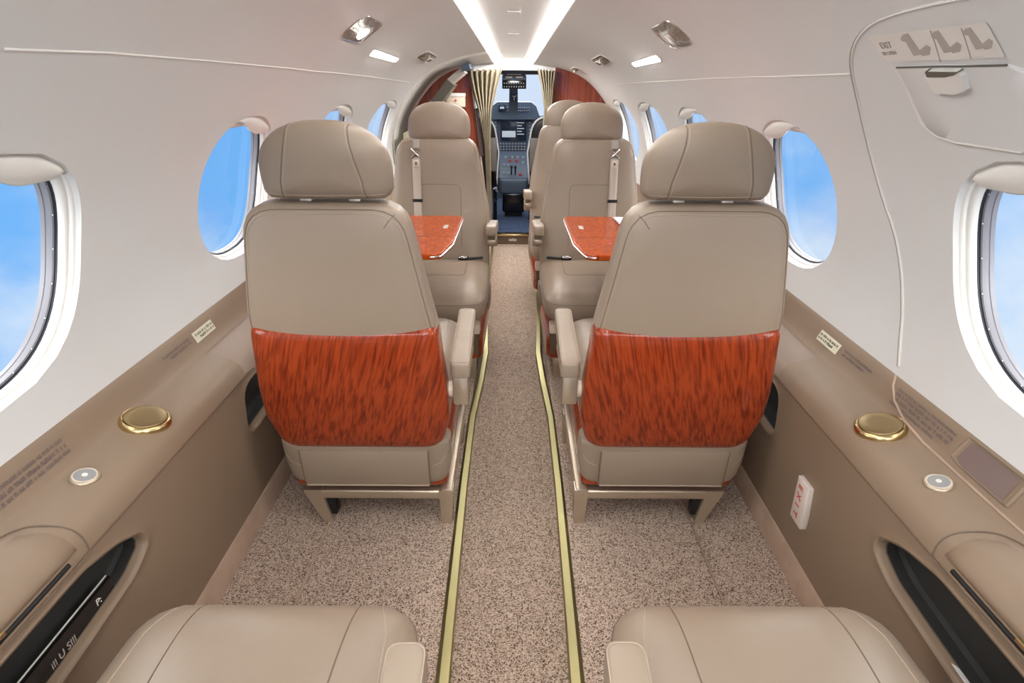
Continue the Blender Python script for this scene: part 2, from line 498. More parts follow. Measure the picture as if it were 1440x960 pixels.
# ceiling: cove ledge, raised centre and cockpit end
def ceil_z(y): return P2(y, 10)[1]
mb = MB(); ys = [Y0 + (4.42 - Y0) * k / 60 for k in range(61)]
prof = []
def cprof(y):
    w = P2(y, 10)[0]; z = P2(y, 10)[1]
    h = [(w, z), (w - .004, z + .006), (w - .002, z + .03), (w - .03, z + .045), (w - .06, z + .034), (w * .5, z + .038), (0, z + .040)]
    return h
K = 7
v = []
for y in ys:
    h = cprof(y)
    v += [(-x, y, z) for x, z in h] + [(x, y, z) for x, z in reversed(h[:-1])]
n = 2 * K - 1
f = [(i * n + j, i * n + j + 1, (i + 1) * n + j + 1, (i + 1) * n + j) for i in range(len(ys) - 1) for j in range(n - 1)]
mb.add(v, f); o = mb.build('ceiling', M['ceil'], angle=50); tag(o, kind='structure')

for s in (-1, 1):
    mb = MB(); v = []; f = []
    for y in ys[:-2]:
        w, z = P2(y, 10)
        for (dx, dz) in ((-.004, .018), (-.012, .026), (-.030, .030), (-.034, .024), (-.012, .012)):
            v.append((s * (w + dx), y, z + dz))
    m = 5
    for i in range(len(ys) - 3):
        for j in range(m):
            f.append((i * m + j, i * m + (j + 1) % m, (i + 1) * m + (j + 1) % m, (i + 1) * m + j))
    mb.add(v, f)
    o = mb.build('cove_light', M['strip'])
    tag(o, 'long glowing cove light strip along the %s edge of the ceiling channel' % ('left' if s < 0 else 'right'), 'light', 'cove light strips of the ceiling channel')

# bead seams of the liner
def seam_on_wall(px, name, r=.0022, mat_='white', off=.0005, closed=False, n=6):
    pts = []
    P = [wall_at(*p) for p in px]
    s = P[0][0]
    for a, b in zip(P, P[1:]):
        for k in range(n): t = k / n; pts.append(wall_pt(s, a[1] + (b[1] - a[1]) * t, a[2] + (b[2] - a[2]) * t, off))
    pts.append(wall_pt(s, P[-1][1], P[-1][2], off))
    mb = MB(); mb.tube(pts, r, 6); return mb
m1 = seam_on_wall([(4, 69), (150, 74), (300, 86), (440, 100), (520, 108), (577, 116)], 'seam').build('trim_1', M['white']); tag(m1, kind='structure')
m1 = seam_on_wall([(862, 119), (960, 113), (1080, 108), (1196, 104)], 'seam').build('trim_2', M['white']); tag(m1, kind='structure')

# ------------------------------------------------------------------ floor, baseboards
HF = .674
def side_floor(s):
    mb = MB(); rows = 40; v = []; f = []
    for i in range(rows + 1):
        y = Y0 + (4.55 - Y0) * i / rows; k = KX(y)
        v += [(s * .150, y, 0), (s * .492, y, 0), (s * .4945, y, -.004), (s * .497, y, 0), (s * HF * k, y, 0), (s * HF * k, y, -.03), (s * .150, y, -.03)]
    m = 7
    for i in range(rows):
        for j in range(m): f.append((i * m + j, i * m + (j + 1) % m, (i + 1) * m + (j + 1) % m, (i + 1) * m + j))
    mb.add(v, f); o = mb.build('floor', M['carpet'], smooth=False); return tag(o, kind='structure')
side_floor(-1); side_floor(1)
mb = MB(); mb.box(-.152, .152, Y0, 4.46, -.045, -.018, 0); o = mb.build('floor', M['aisle'], smooth=False); tag(o, kind='structure')
# thin edge seam of the side carpets
for s in (-1, 1):
    mb = MB(); mb.tube([(s * .4945, y / 10, .0035) for y in range(-2, 44)], .003, 6, flat=.6)
    o = mb.build('trim_%d' % (3 if s < 0 else 4), M['skirt']); tag(o, kind='structure')
def ledge_line(y, s, x, z, k=True):
    return Vector((s * x * (KX(y) if k else 1), y, z))
for s in (-1, 1):
    mb = MB(); v = []; f = []; prof = [(HF + .012, -.001), (HF - .001, -.001), (HF + .0045, .060), (HF + .008, .066), (HF + .016, .068), (HF + .022, .06)]
    ysb = [Y0 + (4.4 - Y0) * i / 40 for i in range(41)]
    for y in ysb:
        for x, z in prof: v.append(ledge_line(y, s, x, z))
    m = len(prof)
    for i in range(40):
        for j in range(m - 1): f.append((i * m + j, i * m + j + 1, (i + 1) * m + j + 1, (i + 1) * m + j))
    mb.add(v, f); o = mb.build('baseboard_left' if s < 0 else 'baseboard_right', M['skirt']); tag(o, kind='structure')

# aisle edge strips (floor track trim)
for s in (-1, 1):
    mb = MB(); path = [(.131, -.25, .032), (.131, .55, .032), (.138, 1.0, .028), (.143, 1.5, .026), (.142, 1.9, .026), (.126, 2.2, .028), (.118, 2.45, .028), (.128, 2.7, .026), (.139, 3.0, .022), (.145, 3.6, .02), (.146, 4.43, .018)]
    v = []; f = []
    for (x, y, w) in path:
        v += [(s * (x - w / 2), y, -.019), (s * (x - w / 2), y, .005), (s * (x - w / 2 + .002), y, .008), (s * (x + w * .2), y, .009), (s * (x + w / 2), y, .003), (s * (x + w / 2), y, -.019)]
    for i in range(len(path) - 1):
        for j in range(5): f.append((i * 6 + j, i * 6 + j + 1, (i + 1) * 6 + j + 1, (i + 1) * 6 + j))
    mb.add(v, f); o = mb.build('aisle_edge_trim', M['brass'], angle=30)
    tag(o, 'polished brass edge strip running down the %s side of the aisle carpet' % ('left' if s < 0 else 'right'), 'trim', 'aisle edge strips')
    o.name = 'aisle_edging'

# ------------------------------------------------------------------ side ledges
LED = [(.761, .588), (.757, .580), (.751, .562), (.743, .538), (.7375, .523), (.732, .515), (.722, .510), (.705, .505), (.690, .500), (.676, .493), (.667, .484), (.661, .472), (.6575, .458), (.656, .444), (.656, .437), (.660, .435)]
def _drop(z):
    T = [(.43, .007), (.437, .007), (.478, .013), (.506, .020), (.523, .023), (.588, .025)]
    for p_, q_ in zip(T, T[1:]):
        if z <= q_[0]: return p_[1] + (q_[1] - p_[1]) * (z - p_[0]) / (q_[0] - p_[0])
    return .025
LED = [(x * (1.12 - z + _drop(z)) / (1.12 - z), z - _drop(z)) for x, z in LED]
def led_pt(s, y, t, off=0):
    n = len(LED) - 1; u = min(max(t * n, 0), n - 1e-6); i = int(u); f = u - i
    a, b = LED[i], LED[i + 1]; x = a[0] + (b[0] - a[0]) * f; z = a[1] + (b[1] - a[1]) * f
    p = LED[max(i - 1, 0)]; q = LED[min(i + 2, n)]; dx = q[0] - p[0]; dz = q[1] - p[1]; l = sqrt(dx * dx + dz * dz)
    nx, nz = dz / l, -dx / l
    if nz < 0 and abs(nx) < .5: nx, nz = -nx, -nz
    return Vector((s * (x + nx * off) * KX(y), y, z + nz * off))
def led_t(z):
    for k in range(1001):
        u = k / 1000 * (len(LED) - 1); i = min(int(u), len(LED) - 2); f = u - i
        if LED[i][1] + (LED[i + 1][1] - LED[i][1]) * f <= z: return k / 1000
    return 1
LOWP = lambda z: .664 + (.430 - z) / (.430 - .065) * (.684 - .664)
def low_pt(s, y, z, off=0): return Vector((s * (LOWP(z) - off) * KX(y), y, z))

def pocket_outline(y0, y1, flip=False):
    # sloped crown at the forward end, square-ish lower edge
    P = [(y0, .418), (y0, .258), (y1 - .23, .282), (y1 - .065, .296), (y1 - .005, .325), (y1 - .015, .362), (y1 - .08, .396), (y1 - .165, .418)]
    P = [(p[0], p[1]) for p in P]
    P = round_poly(P, [.05, .05, .3, .08, .03, .04, .12, .12], 6)
    return resample(P, 96)
def build_side(s):
    side = 'left' if s < 0 else 'right'
    root = empty('side_ledge', (s * .70, 1.5, .0))
    def reg(o): o.location = (-root.location.x, -root.location.y, 0); return o
    # ledge skin
    mb = MB(); nx = 60; ysl = [Y0 + (3.72 if s < 0 else 4.35) * 1.0 * i / nx + (0 if i else 0) for i in range(nx + 1)]
    ysl = [Y0 + ((3.74 if s < 0 else 4.38) - Y0) * i / nx for i in range(nx + 1)]
    v = []; f = []; m = len(LED)
    for y in ysl:
        for x, z in LED: v.append((s * x * KX(y), y, z))
    for i in range(nx):
        for j in range(m - 1): f.append((i * m + j, i * m + j + 1, (i + 1) * m + j + 1, (i + 1) * m + j))
    mb.add(v, f); reg(mb.build('ledge_top', M['panel'], root, angle=80))
    # lower panel with two pocket openings
    mb = MB(); z0, z1 = .062, .4280
    pk = [(.12, .90), (1.335, 2.02)]
    cells = [(Y0, 1.05, pk[0], (.5, .34)), (1.05, 2.4, pk[1], (1.68, .34))]
    for (ya, yb, (pa, pb), c) in cells:
        out = pocket_outline(pa, pb); c = Vector(c); v = []; f = []; per = []
        for o in out:
            d = o - c; ts = []
            if d.x > 1e-9: ts.append((yb - c.x) / d.x)
            if d.x < -1e-9: ts.append((ya - c.x) / d.x)
            if d.y > 1e-9: ts.append((z1 - c.y) / d.y)
            if d.y < -1e-9: ts.append((z0 - c.y) / d.y)
            per.append(c + d * min(ts))
        # snap nearest ones to corners
        for corner in ((ya, z0), (ya, z1), (yb, z0), (yb, z1)):
            k = min(range(len(per)), key=lambda q: (per[q] - Vector(corner)).length); per[k] = Vector(corner)
        n = len(out); Kc = 5
        rings = []
        for k in range(Kc + 1):
            t = (k / Kc); rings.append([low_pt(s, *(o.lerp(p, t))) for o, p in zip(out, per)])
        cc = Vector(((pa + pb) / 2, .34))
        def scaled(o, q):       # inset by distance q
            d = (o - cc); return Vector((cc.x + d.x * (1 - q / max(.05, (pb - pa) / 2)), cc.y + d.y * (1 - q / .07)))
        lips = [(.003, .002), (.008, .000), (.011, -.006), (.012, -.018)]
        pre = []
        for ins, off in reversed(lips): pre.append([low_pt(s, *scaled(o, ins), off) for o in out])
        allr = pre + rings
        for r_ in allr: v += r_
        for k in range(len(allr) - 1):
            for j in range(n):
                l = (j + 1) % n; f.append((k * n + j, k * n + l, (k + 1) * n + l, (k + 1) * n + j))
        mb.add(v, f)
        # dark pocket liner
        pb_ = MB(); v = []; f = []
        for ins, off in ((.012, -.016), (.010, -.04), (.02, -.046), (.05, -.047)):
            v += [low_pt(s, *scaled(o, ins), off) for o in out]
        for k in range(3):
            for j in range(n):
                l = (j + 1) % n; f.append((k * n + j, k * n + l, (k + 1) * n + l, (k + 1) * n + j))
        f.append(tuple(3 * n + j for j in range(n)))
        pb_.add(v, f); p = reg(pb_.build('pocket_liner', M['dark'], root, angle=30)); p['label'] = 'black fabric pocket liner'
        # drain hole
        d = MB(); hy = pa + .42 if pa < 1 else pa + .10; d.disc(low_pt(s, hy, .332, -.0455), .0085, .0012, axis=(-s, 0, 0), n=20, b=.0005)
        reg(d.build('pocket_hole', M['black'], root))
    # plain stretch further forward
    yy = [2.4 + ((3.74 if s < 0 else 4.38) - 2.4) * i / 20 for i in range(21)]
    v = []; f = []
    for y in yy:
        for z in (z0, .2, z1): v.append(low_pt(s, y, z))
    for i in range(20):
        for j in range(2): f.append((i * 3 + j, i * 3 + j + 1, (i + 1) * 3 + j + 1, (i + 1) * 3 + j))
    mb.add(v, f)
    reg(mb.build('lower_panel', M['panel'], root, angle=50, merge=.0008))
    # dark line under the liner edge
    mb = MB(); mb.tube([led_pt(s, y / 10, .002, .0015) for y in range(-2, 37)], .0016, 6); reg(mb.build('edge_gasket', M['sealdark'], root))
    mb = MB(); mb.tube([led_pt(s, y / 10, 1, .001) + Vector((0, 0, -.001)) for y in range(-2, 37)], .0013, 6); reg(mb.build('edge_bead', M['skirt'], root))
    # storage lid near the rear seat : raised shell
    def lid(y0, y1, t0, t1, h, name, m_, cr, back_open=False):
        mbl = MB(); NU_, NV = 26, 22
        def fn(a, b):
            y = y0 + (y1 - y0) * a; t = t0 + (t1 - t0) * b
            e = min((1 - a) * (y1 - y0), a * (y1 - y0)) / .012
            g = min(b, (1 - b)) * (t1 - t0) * .20 / .010
            k = min(1, max(0, e)) ; kk = min(1, max(0, g)); hh = h * sqrt(max(0, 1 - (1 - k) ** 2)) * sqrt(max(0, 1 - (1 - kk) ** 2))
            # round the far outer corner
            if b < .45: y = min(y, y1 - cr * (1 - b / .45) ** 2)
            return led_pt(s, y, t, hh + .0002)
        mbl.grid(fn, NU_, NV); return reg(mbl.build(name, m_, root, angle=50))
    lid(.10, .735, .34, .80, .010, 'storage_lid', M['panel'], .10)
    mb = MB()
    for k in range(1):
        pts = [led_pt(s, .12 + .59 * t / 10, .84, -.001) for t in range(11)]
        mb.tube(pts, .0042, 10, flat=1)
    reg(mb.build('lid_slot', M['black'], root))
    mb = MB(); pts = [led_pt(s, .18 + .40 * t / 10, .80, .0065) for t in range(11)]; mb.tube(pts, .0035, 8); reg(mb.build('lid_latch', M['gold'], root))
    # outline bead of storage recess
    mb = MB(); pts = [led_pt(s, .10, .30, .001), led_pt(s, .62, .30, .001), led_pt(s, .69, .33, .001), led_pt(s, .735, .42, .001), led_pt(s, .75, .55, .001), led_pt(s, .755, .70, .0012), led_pt(s, .752, .85, .0012), led_pt(s, .735, .93, .0012), led_pt(s, .60, .95, .001), led_pt(s, .1, .95, .001)]
    pts = [Vector(catmull(pts, k / 5)) for k in range(5 * (len(pts) - 1) + 1)]
    mb.tube(pts, .0014, 6); reg(mb.build('lid_groove', M['seam'], root))
    lid(1.365, 1.98, .36, .90, .004, 'armrest_cap', M['cap'], .015)
    if s > 0:
        # raised dado section with a recessed pull aft of the exit seam
        mb = MB(); pts = []
        a = [(1.135, .01), (1.13, .06), (1.12, .12), (1.09, .18), (1.04, .235), (.97, .265), (.8, .275), (.4, .275), (-.2, .275)]
        mb.tube([led_pt(s, y, t, .0012) for y, t in a], .0024, 6, flat=.8); reg(mb.build('dado_seam', M['skirt'], root))
        # recess
        mb = MB(); P = resample(round_poly([(.775, .07), (.775, .22), (.885, .22), (.905, .20), (.90, .07)], [.01, .01, .008, .01, .01], 5), 60)
        cy = Vector((.84, .145)); v = []; f = []
        for q, off in ((1.09, .0005), (1.02, .003), (.97, -.000), (.93, -.006), (.9, -.012), (.7, -.012)):
            v += [led_pt(s, cy.x + (p.x - cy.x) * q, max(.005, cy.y + (p.y - cy.y) * q), max(off, .0) + .0005 if q > 1 else .0012 + off * .05) for p in P]
        n = 60
        for k in range(5):
            for j in range(n): l = (j + 1) % n; f.append((k * n + j, k * n + l, (k + 1) * n + l, (k + 1) * n + j))
        mb.add(v, f); reg(mb.build('recess_rim', M['panel'], root, angle=25))
        mb = MB(); v = [led_pt(s, cy.x + (p.x - cy.x) * .86, cy.y + (p.y - cy.y) * .86, .0018) for p in P]; mb.add(v, [tuple(range(n))]); reg(mb.build('recess_plate', M['recess'], root))
    tag(root, 'taupe side ledge and lower panel along the %s cabin wall with black pocket' % side, 'side ledge', 'side ledges under the windows')
    return root
M['cap'] = mat('cap_leather', srgb(150, 131, 117), .5)
M['recess'] = mat('recess_plate', srgb(122, 104, 98), .35)
build_side(-1); build_side(1)

# ------------------------------------------------------------------ fittings on the ledges
def shelf_frame(s, y, x=.731):
    t = None
    best = min(range(1001), key=lambda k: abs(abs(led_pt(s, y, k / 1000).x) / KX(y) - x) + (10 if k < 300 else 0))
    p = led_pt(s, y, best / 1000); q = led_pt(s, y, best / 1000, .01); return p, (q - p).normalized()
def cup_lid(s):
    side = 'left' if s < 0 else 'right'
    p, n = shelf_frame(s, 1.055 if s < 0 else 1.045); root = empty('cup_holder', p)
    def lathe(name, prof, m_, N=48, offc=(0, 0)):
        u = Vector((0, 1, 0)); w = n.cross(u); mb = MB(); v = []; f = []
        for r, h in prof:
            for k in range(N):
                a = 2 * pi * k / N; v.append(n * h + (u * cos(a) + w * sin(a)) * r)
        for i in range(len(prof) - 1):
            for k in range(N): l = (k + 1) % N; f.append((i * N + k, i * N + l, (i + 1) * N + l, (i + 1) * N + k))
        f.append(tuple((len(prof) - 1) * N + k for k in range(N))); mb.add(v, f); return mb.build(name, m_, root, angle=40)
    lathe('rim_ring', [(.0475, -.004), (.0475, .003), (.0462, .007), (.0435, .0095), (.041, .0105), (.040, .010), (.0395, .008)], M['gold'])
    lathe('flip_lid', [(.0388, .007), (.0388, .0108), (.038, .012), (.037, .0124), (.02, .0124)], M['goldsatin'])
    tag(root, 'round gold cup holder with flip lid on the %s side ledge' % side, 'cup holder', 'gold cup holders on the side ledges')
    p, n = shelf_frame(s, .868 if s < 0 else .865); root = empty('control_button', p)
    lathe('button_bezel', [(.0235, -.003), (.0235, .002), (.022, .0045), (.020, .0052), (.0190, .0045)], M['champ'])
    lathe('button_ring', [(.0188, .002), (.0188, .0046), (.0168, .0050)], M['cream'])
    lathe('button_face', [(.0168, .0040), (.0166, .0053), (.006, .0053)], M['grey'])
    lathe('button_dot', [(.0045, .005), (.0045, .0062), (.002, .0064)], M['white'])
    tag(root, 'small round silver attendant button on the %s side ledge' % side, 'button', 'round buttons on the side ledges')
M['goldsatin'] = mat('gold_satin', srgb(158, 137, 100), .36, metal=1)
cup_lid(-1); cup_lid(1)

def on_led(s, y0, y1, t0, t1, name, m_, off=.0008, parent=None, nu=8, nv=3):
    mb = MB(); mb.grid(lambda a, b: led_pt(s, y0 + (y1 - y0) * a, t0 + (t1 - t0) * b, off), nu, nv)
    return mb.build(name, m_, parent, smooth=True)
def scribble_rows(s, y0, y1, t0, t1, rows, m_, name='printed_text', off=.0014, seed=1, parent=None, fill=.62):
    """rows of small glyph strokes, unreadable at the photo's size"""
    rnd = random.Random(seed); mb = MB(); L = abs(y1 - y0)
    for r_ in range(rows):
        ta = t0 + (t1 - t0) * (r_ + (1 - fill) / 2) / rows; tb = t0 + (t1 - t0) * (r_ + (1 + fill) / 2) / rows
        y = 0
        while y < L * (1 if r_ < rows - 1 else .8) - .004:
            w = rnd.uniform(.0025, .0055)
            a, b = y0 + (y if y1 > y0 else -y), y0 + ((y + w) if y1 > y0 else -(y + w))
            k = rnd.choice((0, 1, 2))
            def q(u0, u1, v0, v1):
                Y = lambda t: a + (b - a) * t; T = lambda t: ta + (tb - ta) * t
                mb.add([led_pt(s, Y(u0), T(v0), off), led_pt(s, Y(u1), T(v0), off), led_pt(s, Y(u1), T(v1), off), led_pt(s, Y(u0), T(v1), off)], [(0, 1, 2, 3)])
            q(0, .35, 0, 1)
            if k: q(.35, 1, 0 if k == 1 else .65, .3 if k == 1 else 1)
            q(.7, 1, .2, 1)
            y += w + rnd.choice((.0012, .0012, .0012, .005))
    return mb.build(name, m_, parent, smooth=False)
# white placards (two lines) and faded notices on the dado
for s in (-1, 1):
    side = 'left' if s < 0 else 'right'
    (pa, pb) = ((265, 470), (297, 449)) if s < 0 else ((1188, 483), (1156, 460))
    dy = 0 if s < 0 else -.045
    pl = on_led(s, 1.375 + dy, 1.475 + dy, .13, .20, 'placard', M['placard'], .0012)
    scribble_rows(s, 1.469 + dy, 1.381 + dy, .14, .19, 2, M['inkdark'], 'placard_text', .0022, 3, pl)
    tag(pl, 'small white placard with two lines of text on the %s dado' % side, 'placard', 'white placards on the dado')
    nt_ = scribble_rows(s, 1.355 + dy, 1.235 + dy, .13, .18, 2, M['ink'], 'printed_notice', .0012, 5)
    tag(nt_, 'faded two line notice printed on the %s dado beside the white placard' % side, 'notice', 'faded notices on the dado')
    if s > 0:
        nb = scribble_rows(s, 1.10, .925, .10, .21, 4, M['ink'], 'printed_notice', .0014, 8)
        tag(nb, 'faded four line notice printed on the right dado before the recessed pull', 'notice')
    else:
        nb = scribble_rows(s, .905, .60, .12, .21, 3, M['ink'], 'printed_notice', .0014, 8)
        tag(nb, 'faded three line notice on the left dado under the big window', 'notice')

# EXIT sign box on the right lower panel
p = low_pt(1, 1.143, .228); root = empty('exit_sign', p); mb = MB()
mb.box(-.014, .002, -.027, .027, -.056, .056, .0015); mb.build('sign_box', M['exitbox'], root)
for k, ch in enumerate('EXIT'):
    Mx = Matrix.Translation((-.0148, .004, .036 - k * .0235)) @ Matrix(((0, 0, -1, 0), (0, -1, 0, 0), (-1, 0, 0, 0), (0, 0, 0, 1)))
    # text x runs downwards, its up points aft
    R = Matrix(((0, 0, -1, 0), (0, 1, 0, 0), (-1, 0, 0, 0), (0, 0, 0, 1)))
    R = Matrix((Vector((0, 0, -1, 0)), Vector((0, -1, 0, 0)), Vector((-1, 0, 0, 0)), Vector((0, 0, 0, 1)))).transposed()
    R = Matrix(((0, 0, -1, 0), (0, -1, 0, 0), (-1, 0, 0, 0), (0, 0, 0, 1)))
    text_mesh('exit_letter', ch, .026, M['red'], Matrix.Translation((-.0148, .006, .036 - k * .0235)) @ R, root, .0004)
tag(root, 'white box sign with red EXIT letters low on the right side panel', 'sign')

# magazines in the rear pockets
for s in (-1, 1):
    root = empty('magazine' if s < 0 else 'booklet', low_pt(s, .55 if s < 0 else .58, .283 if s < 0 else .254, -.030 if s < 0 else -.02)); mb = MB()
    if s < 0:
        mb.box(.006, .013, -.25, .255, -.030, .045, .0006); mb.build('cover', M['blackgloss'], root)
        mb = MB(); mb.box(.0035, .0062, -.25, .255, .0445, .0458, .0002); mb.build('page_edge', M['sticker'], root)
        # cover front faces the aisle (+x)
        R = Matrix(((0, 0, 1, 0), (1, 0, 0, 0), (0, 1, 0, 0), (0, 0, 0, 1)))
        text_mesh('cover_title', 'P:', .018, M['sticker'], Matrix.Translation((.0135, .215, .028)) @ R, root)
        text_mesh('cover_text', 'ill U SIlI', .018, M['fig'], Matrix.Translation((.0135, .125, .018)) @ R, root)
        tag(root, 'black magazine with white lettering standing in the left rear pocket', 'magazine')
    else:
        mb.box(-.012, -.005, -.30, .13, -.02, .038, .0006); mb.build('cover', M['paper'], root)
        mb = MB(); mb.box(-.0128, -.0118, -.30, .04, .0, .036, .0002); mb.build('cover_picture', M['olive'], root)
        tag(root, 'pale grey booklet standing in the right rear pocket', 'booklet')

# ------------------------------------------------------------------ overwing exit door on the right
door = empty('door_1', (0, 0, 0)); tag(door, kind='structure')
edge = [(1436, -14), (1340, 0), (1265, 18), (1228, 33), (1208, 52), (1199, 76), (1200, 104), (1210, 150), (1224, 210), (1242, 275), (1260, 330), (1269, 385), (1270, 440), (1267, 480), (1265, 515)]
def spline_px(P, n=6):
    out = []
    for i in range(len(P) - 1):
        for k in range(n):
            out.append(catmull([P[max(i - 1, 0)], P[i], P[i + 1], P[min(i + 2, len(P) - 1)]], 1 + k / n))
    out.append(P[-1]); return out
mb = seam_on_wall(spline_px(edge, 3), 'e', .0024, n=3); mb.build('door_seam', M['white'], door)
mb = seam_on_wall([(p[0] - 3, p[1]) for p in spline_px(edge, 3)], 'e', .0013, n=3); mb.build('door_gap', M['fig'], door)
# handle access cover
def patch(px_poly, name, m_, off, parent, rim=.0, N=80, centre=None):
    P = [wall_at(*p) for p in px_poly]; s = P[0][0]
    poly = resample([(a[1], a[2] * .105) for a in P], N); c = sum(poly, Vector((0, 0))) / N
    v = []; f = []
    prof = [(1.0, .0), (.995, off * .7), (.985, off), (.6, off), (.25, off)] if off > .0015 else [(1, off), (.6, off), (.25, off)]
    for q, o_ in prof:
        v += [wall_pt(s, c.x + (p.x - c.x) * q, (c.y + (p.y - c.y) * q) / .105, o_) for p in poly]
    for i in range(len(prof) - 1):
        for k in range(N): l = (k + 1) % N; f.append((i * N + k, i * N + l, (i + 1) * N + l, (i + 1) * N + k))
    f.append(tuple((len(prof) - 1) * N + k for k in range(N)))
    mb = MB(); mb.add(v, f); return mb.build(name, m_, parent, angle=50)
flap = [(1264, 93), (1330, 91), (1420, 90), (1445, 100), (1500, 150), (1520, 215), (1440, 213), (1330, 196), (1306, 180), (1288, 145), (1270, 105)]
cov = empty('exit_handle_cover', (0, 0, 0))
patch(flap, 'cover_panel', M['liner'], .004, cov)
mb = seam_on_wall(flap[:1] + flap[1:2] + [(1350, 91), (1420, 89)], 'f', .0016, off=.004); mb.build('cover_gap', M['olive'], cov)
mb = seam_on_wall([(1262, 96), (1270, 108), (1286, 145), (1300, 174), (1318, 190), (1345, 199), (1440, 213)], 'f', .0028, off=.002); mb.build('cover_bead', M['white'], cov)
patch([(1309, 101), (1316, 93), (1356, 93), (1363, 100), (1368, 122), (1352, 128), (1322, 125)], 'pull_tab', M['white'], .012, cov)
patch([(1311, 94), (1360, 94), (1352, 99), (1340, 102), (1314, 102)], 'finger_gap', M['olive'], .0128, cov)
tag(cov, 'white flap with a pull tab covering the emergency exit handle', 'cover')
# EXIT TO OPEN sticker
st = empty('exit_placard', (0, 0, 0))
patch([(1220, 50), (1300, 41), (1388, 30), (1402, 55), (1416, 80), (1340, 84), (1247, 86), (1234, 68)], 'sticker_sheet', M['sticker'], .0012, st)
def txt_on_wall(body, px, size, m_, parent, name, dirpx):
    s, y, u = wall_at(*px); p = wall_pt(s, y, u, .002); q = wpt(dirpx[0], dirpx[1], .002)
    X = (q - p).normalized(); Z = (wall_pt(s, y, u, .02) - p).normalized(); Y = Z.cross(X).normalized(); X = Y.cross(Z)
    Mt = Matrix((X.to_4d(), Y.to_4d(), Z.to_4d(), Vector((0, 0, 0, 1)))).transposed()
    for i in range(3): Mt[3][i] = 0
    Mt = Matrix.Translation(p) @ Mt
    return text_mesh(name, body, size, m_, Mt, parent, .0003)
txt_on_wall('EXIT', (1247, 63), .017, M['fig'], st, 'sticker_text', (1275, 60))
txt_on_wall('TO OPEN', (1252, 74), .010, M['fig'], st, 'sticker_text', (1280, 71))
def blob(px, r, ry=None): 
    return [(px[0] + r * cos(a) , px[1] + (ry or r) * sin(a)) for a in [2 * pi * k / 14 for k in range(14)]]
for k, (cx, cy) in enumerate(((1290, 62), (1333, 58), (1378, 53))):
    f_ = empty('sticker_figure'); f_.parent = st
    patch([(cx - 20, cy - 14), (cx - 12, cy - 16), (cx + 2, cy + 4), (cx + 8, cy + 14), (cx - 4, cy + 16), (cx - 12, cy + 2)], 'figure_body', M['fig'], .0016, f_)
    patch(blob((cx - 16, cy - 9), 6, 5), 'figure_head', M['fig'], .0018, f_)
    patch([(cx + 4, cy + 8), (cx + 14, cy), (cx + 20, cy + 4), (cx + 18, cy + 14), (cx + 8, cy + 16)], 'figure_leg', M['fig'], .0017, f_)
    if k < 2:
        mb = seam_on_wall([(cx + 20, cy - 20), (cx + 34, cy + 24)], 'd', .0008, off=.0015, n=4); mb.build('figure_divider', M['fig'], f_)
tag(st, 'white EXIT TO OPEN instruction sticker with three figure drawings above the handle flap', 'sticker')

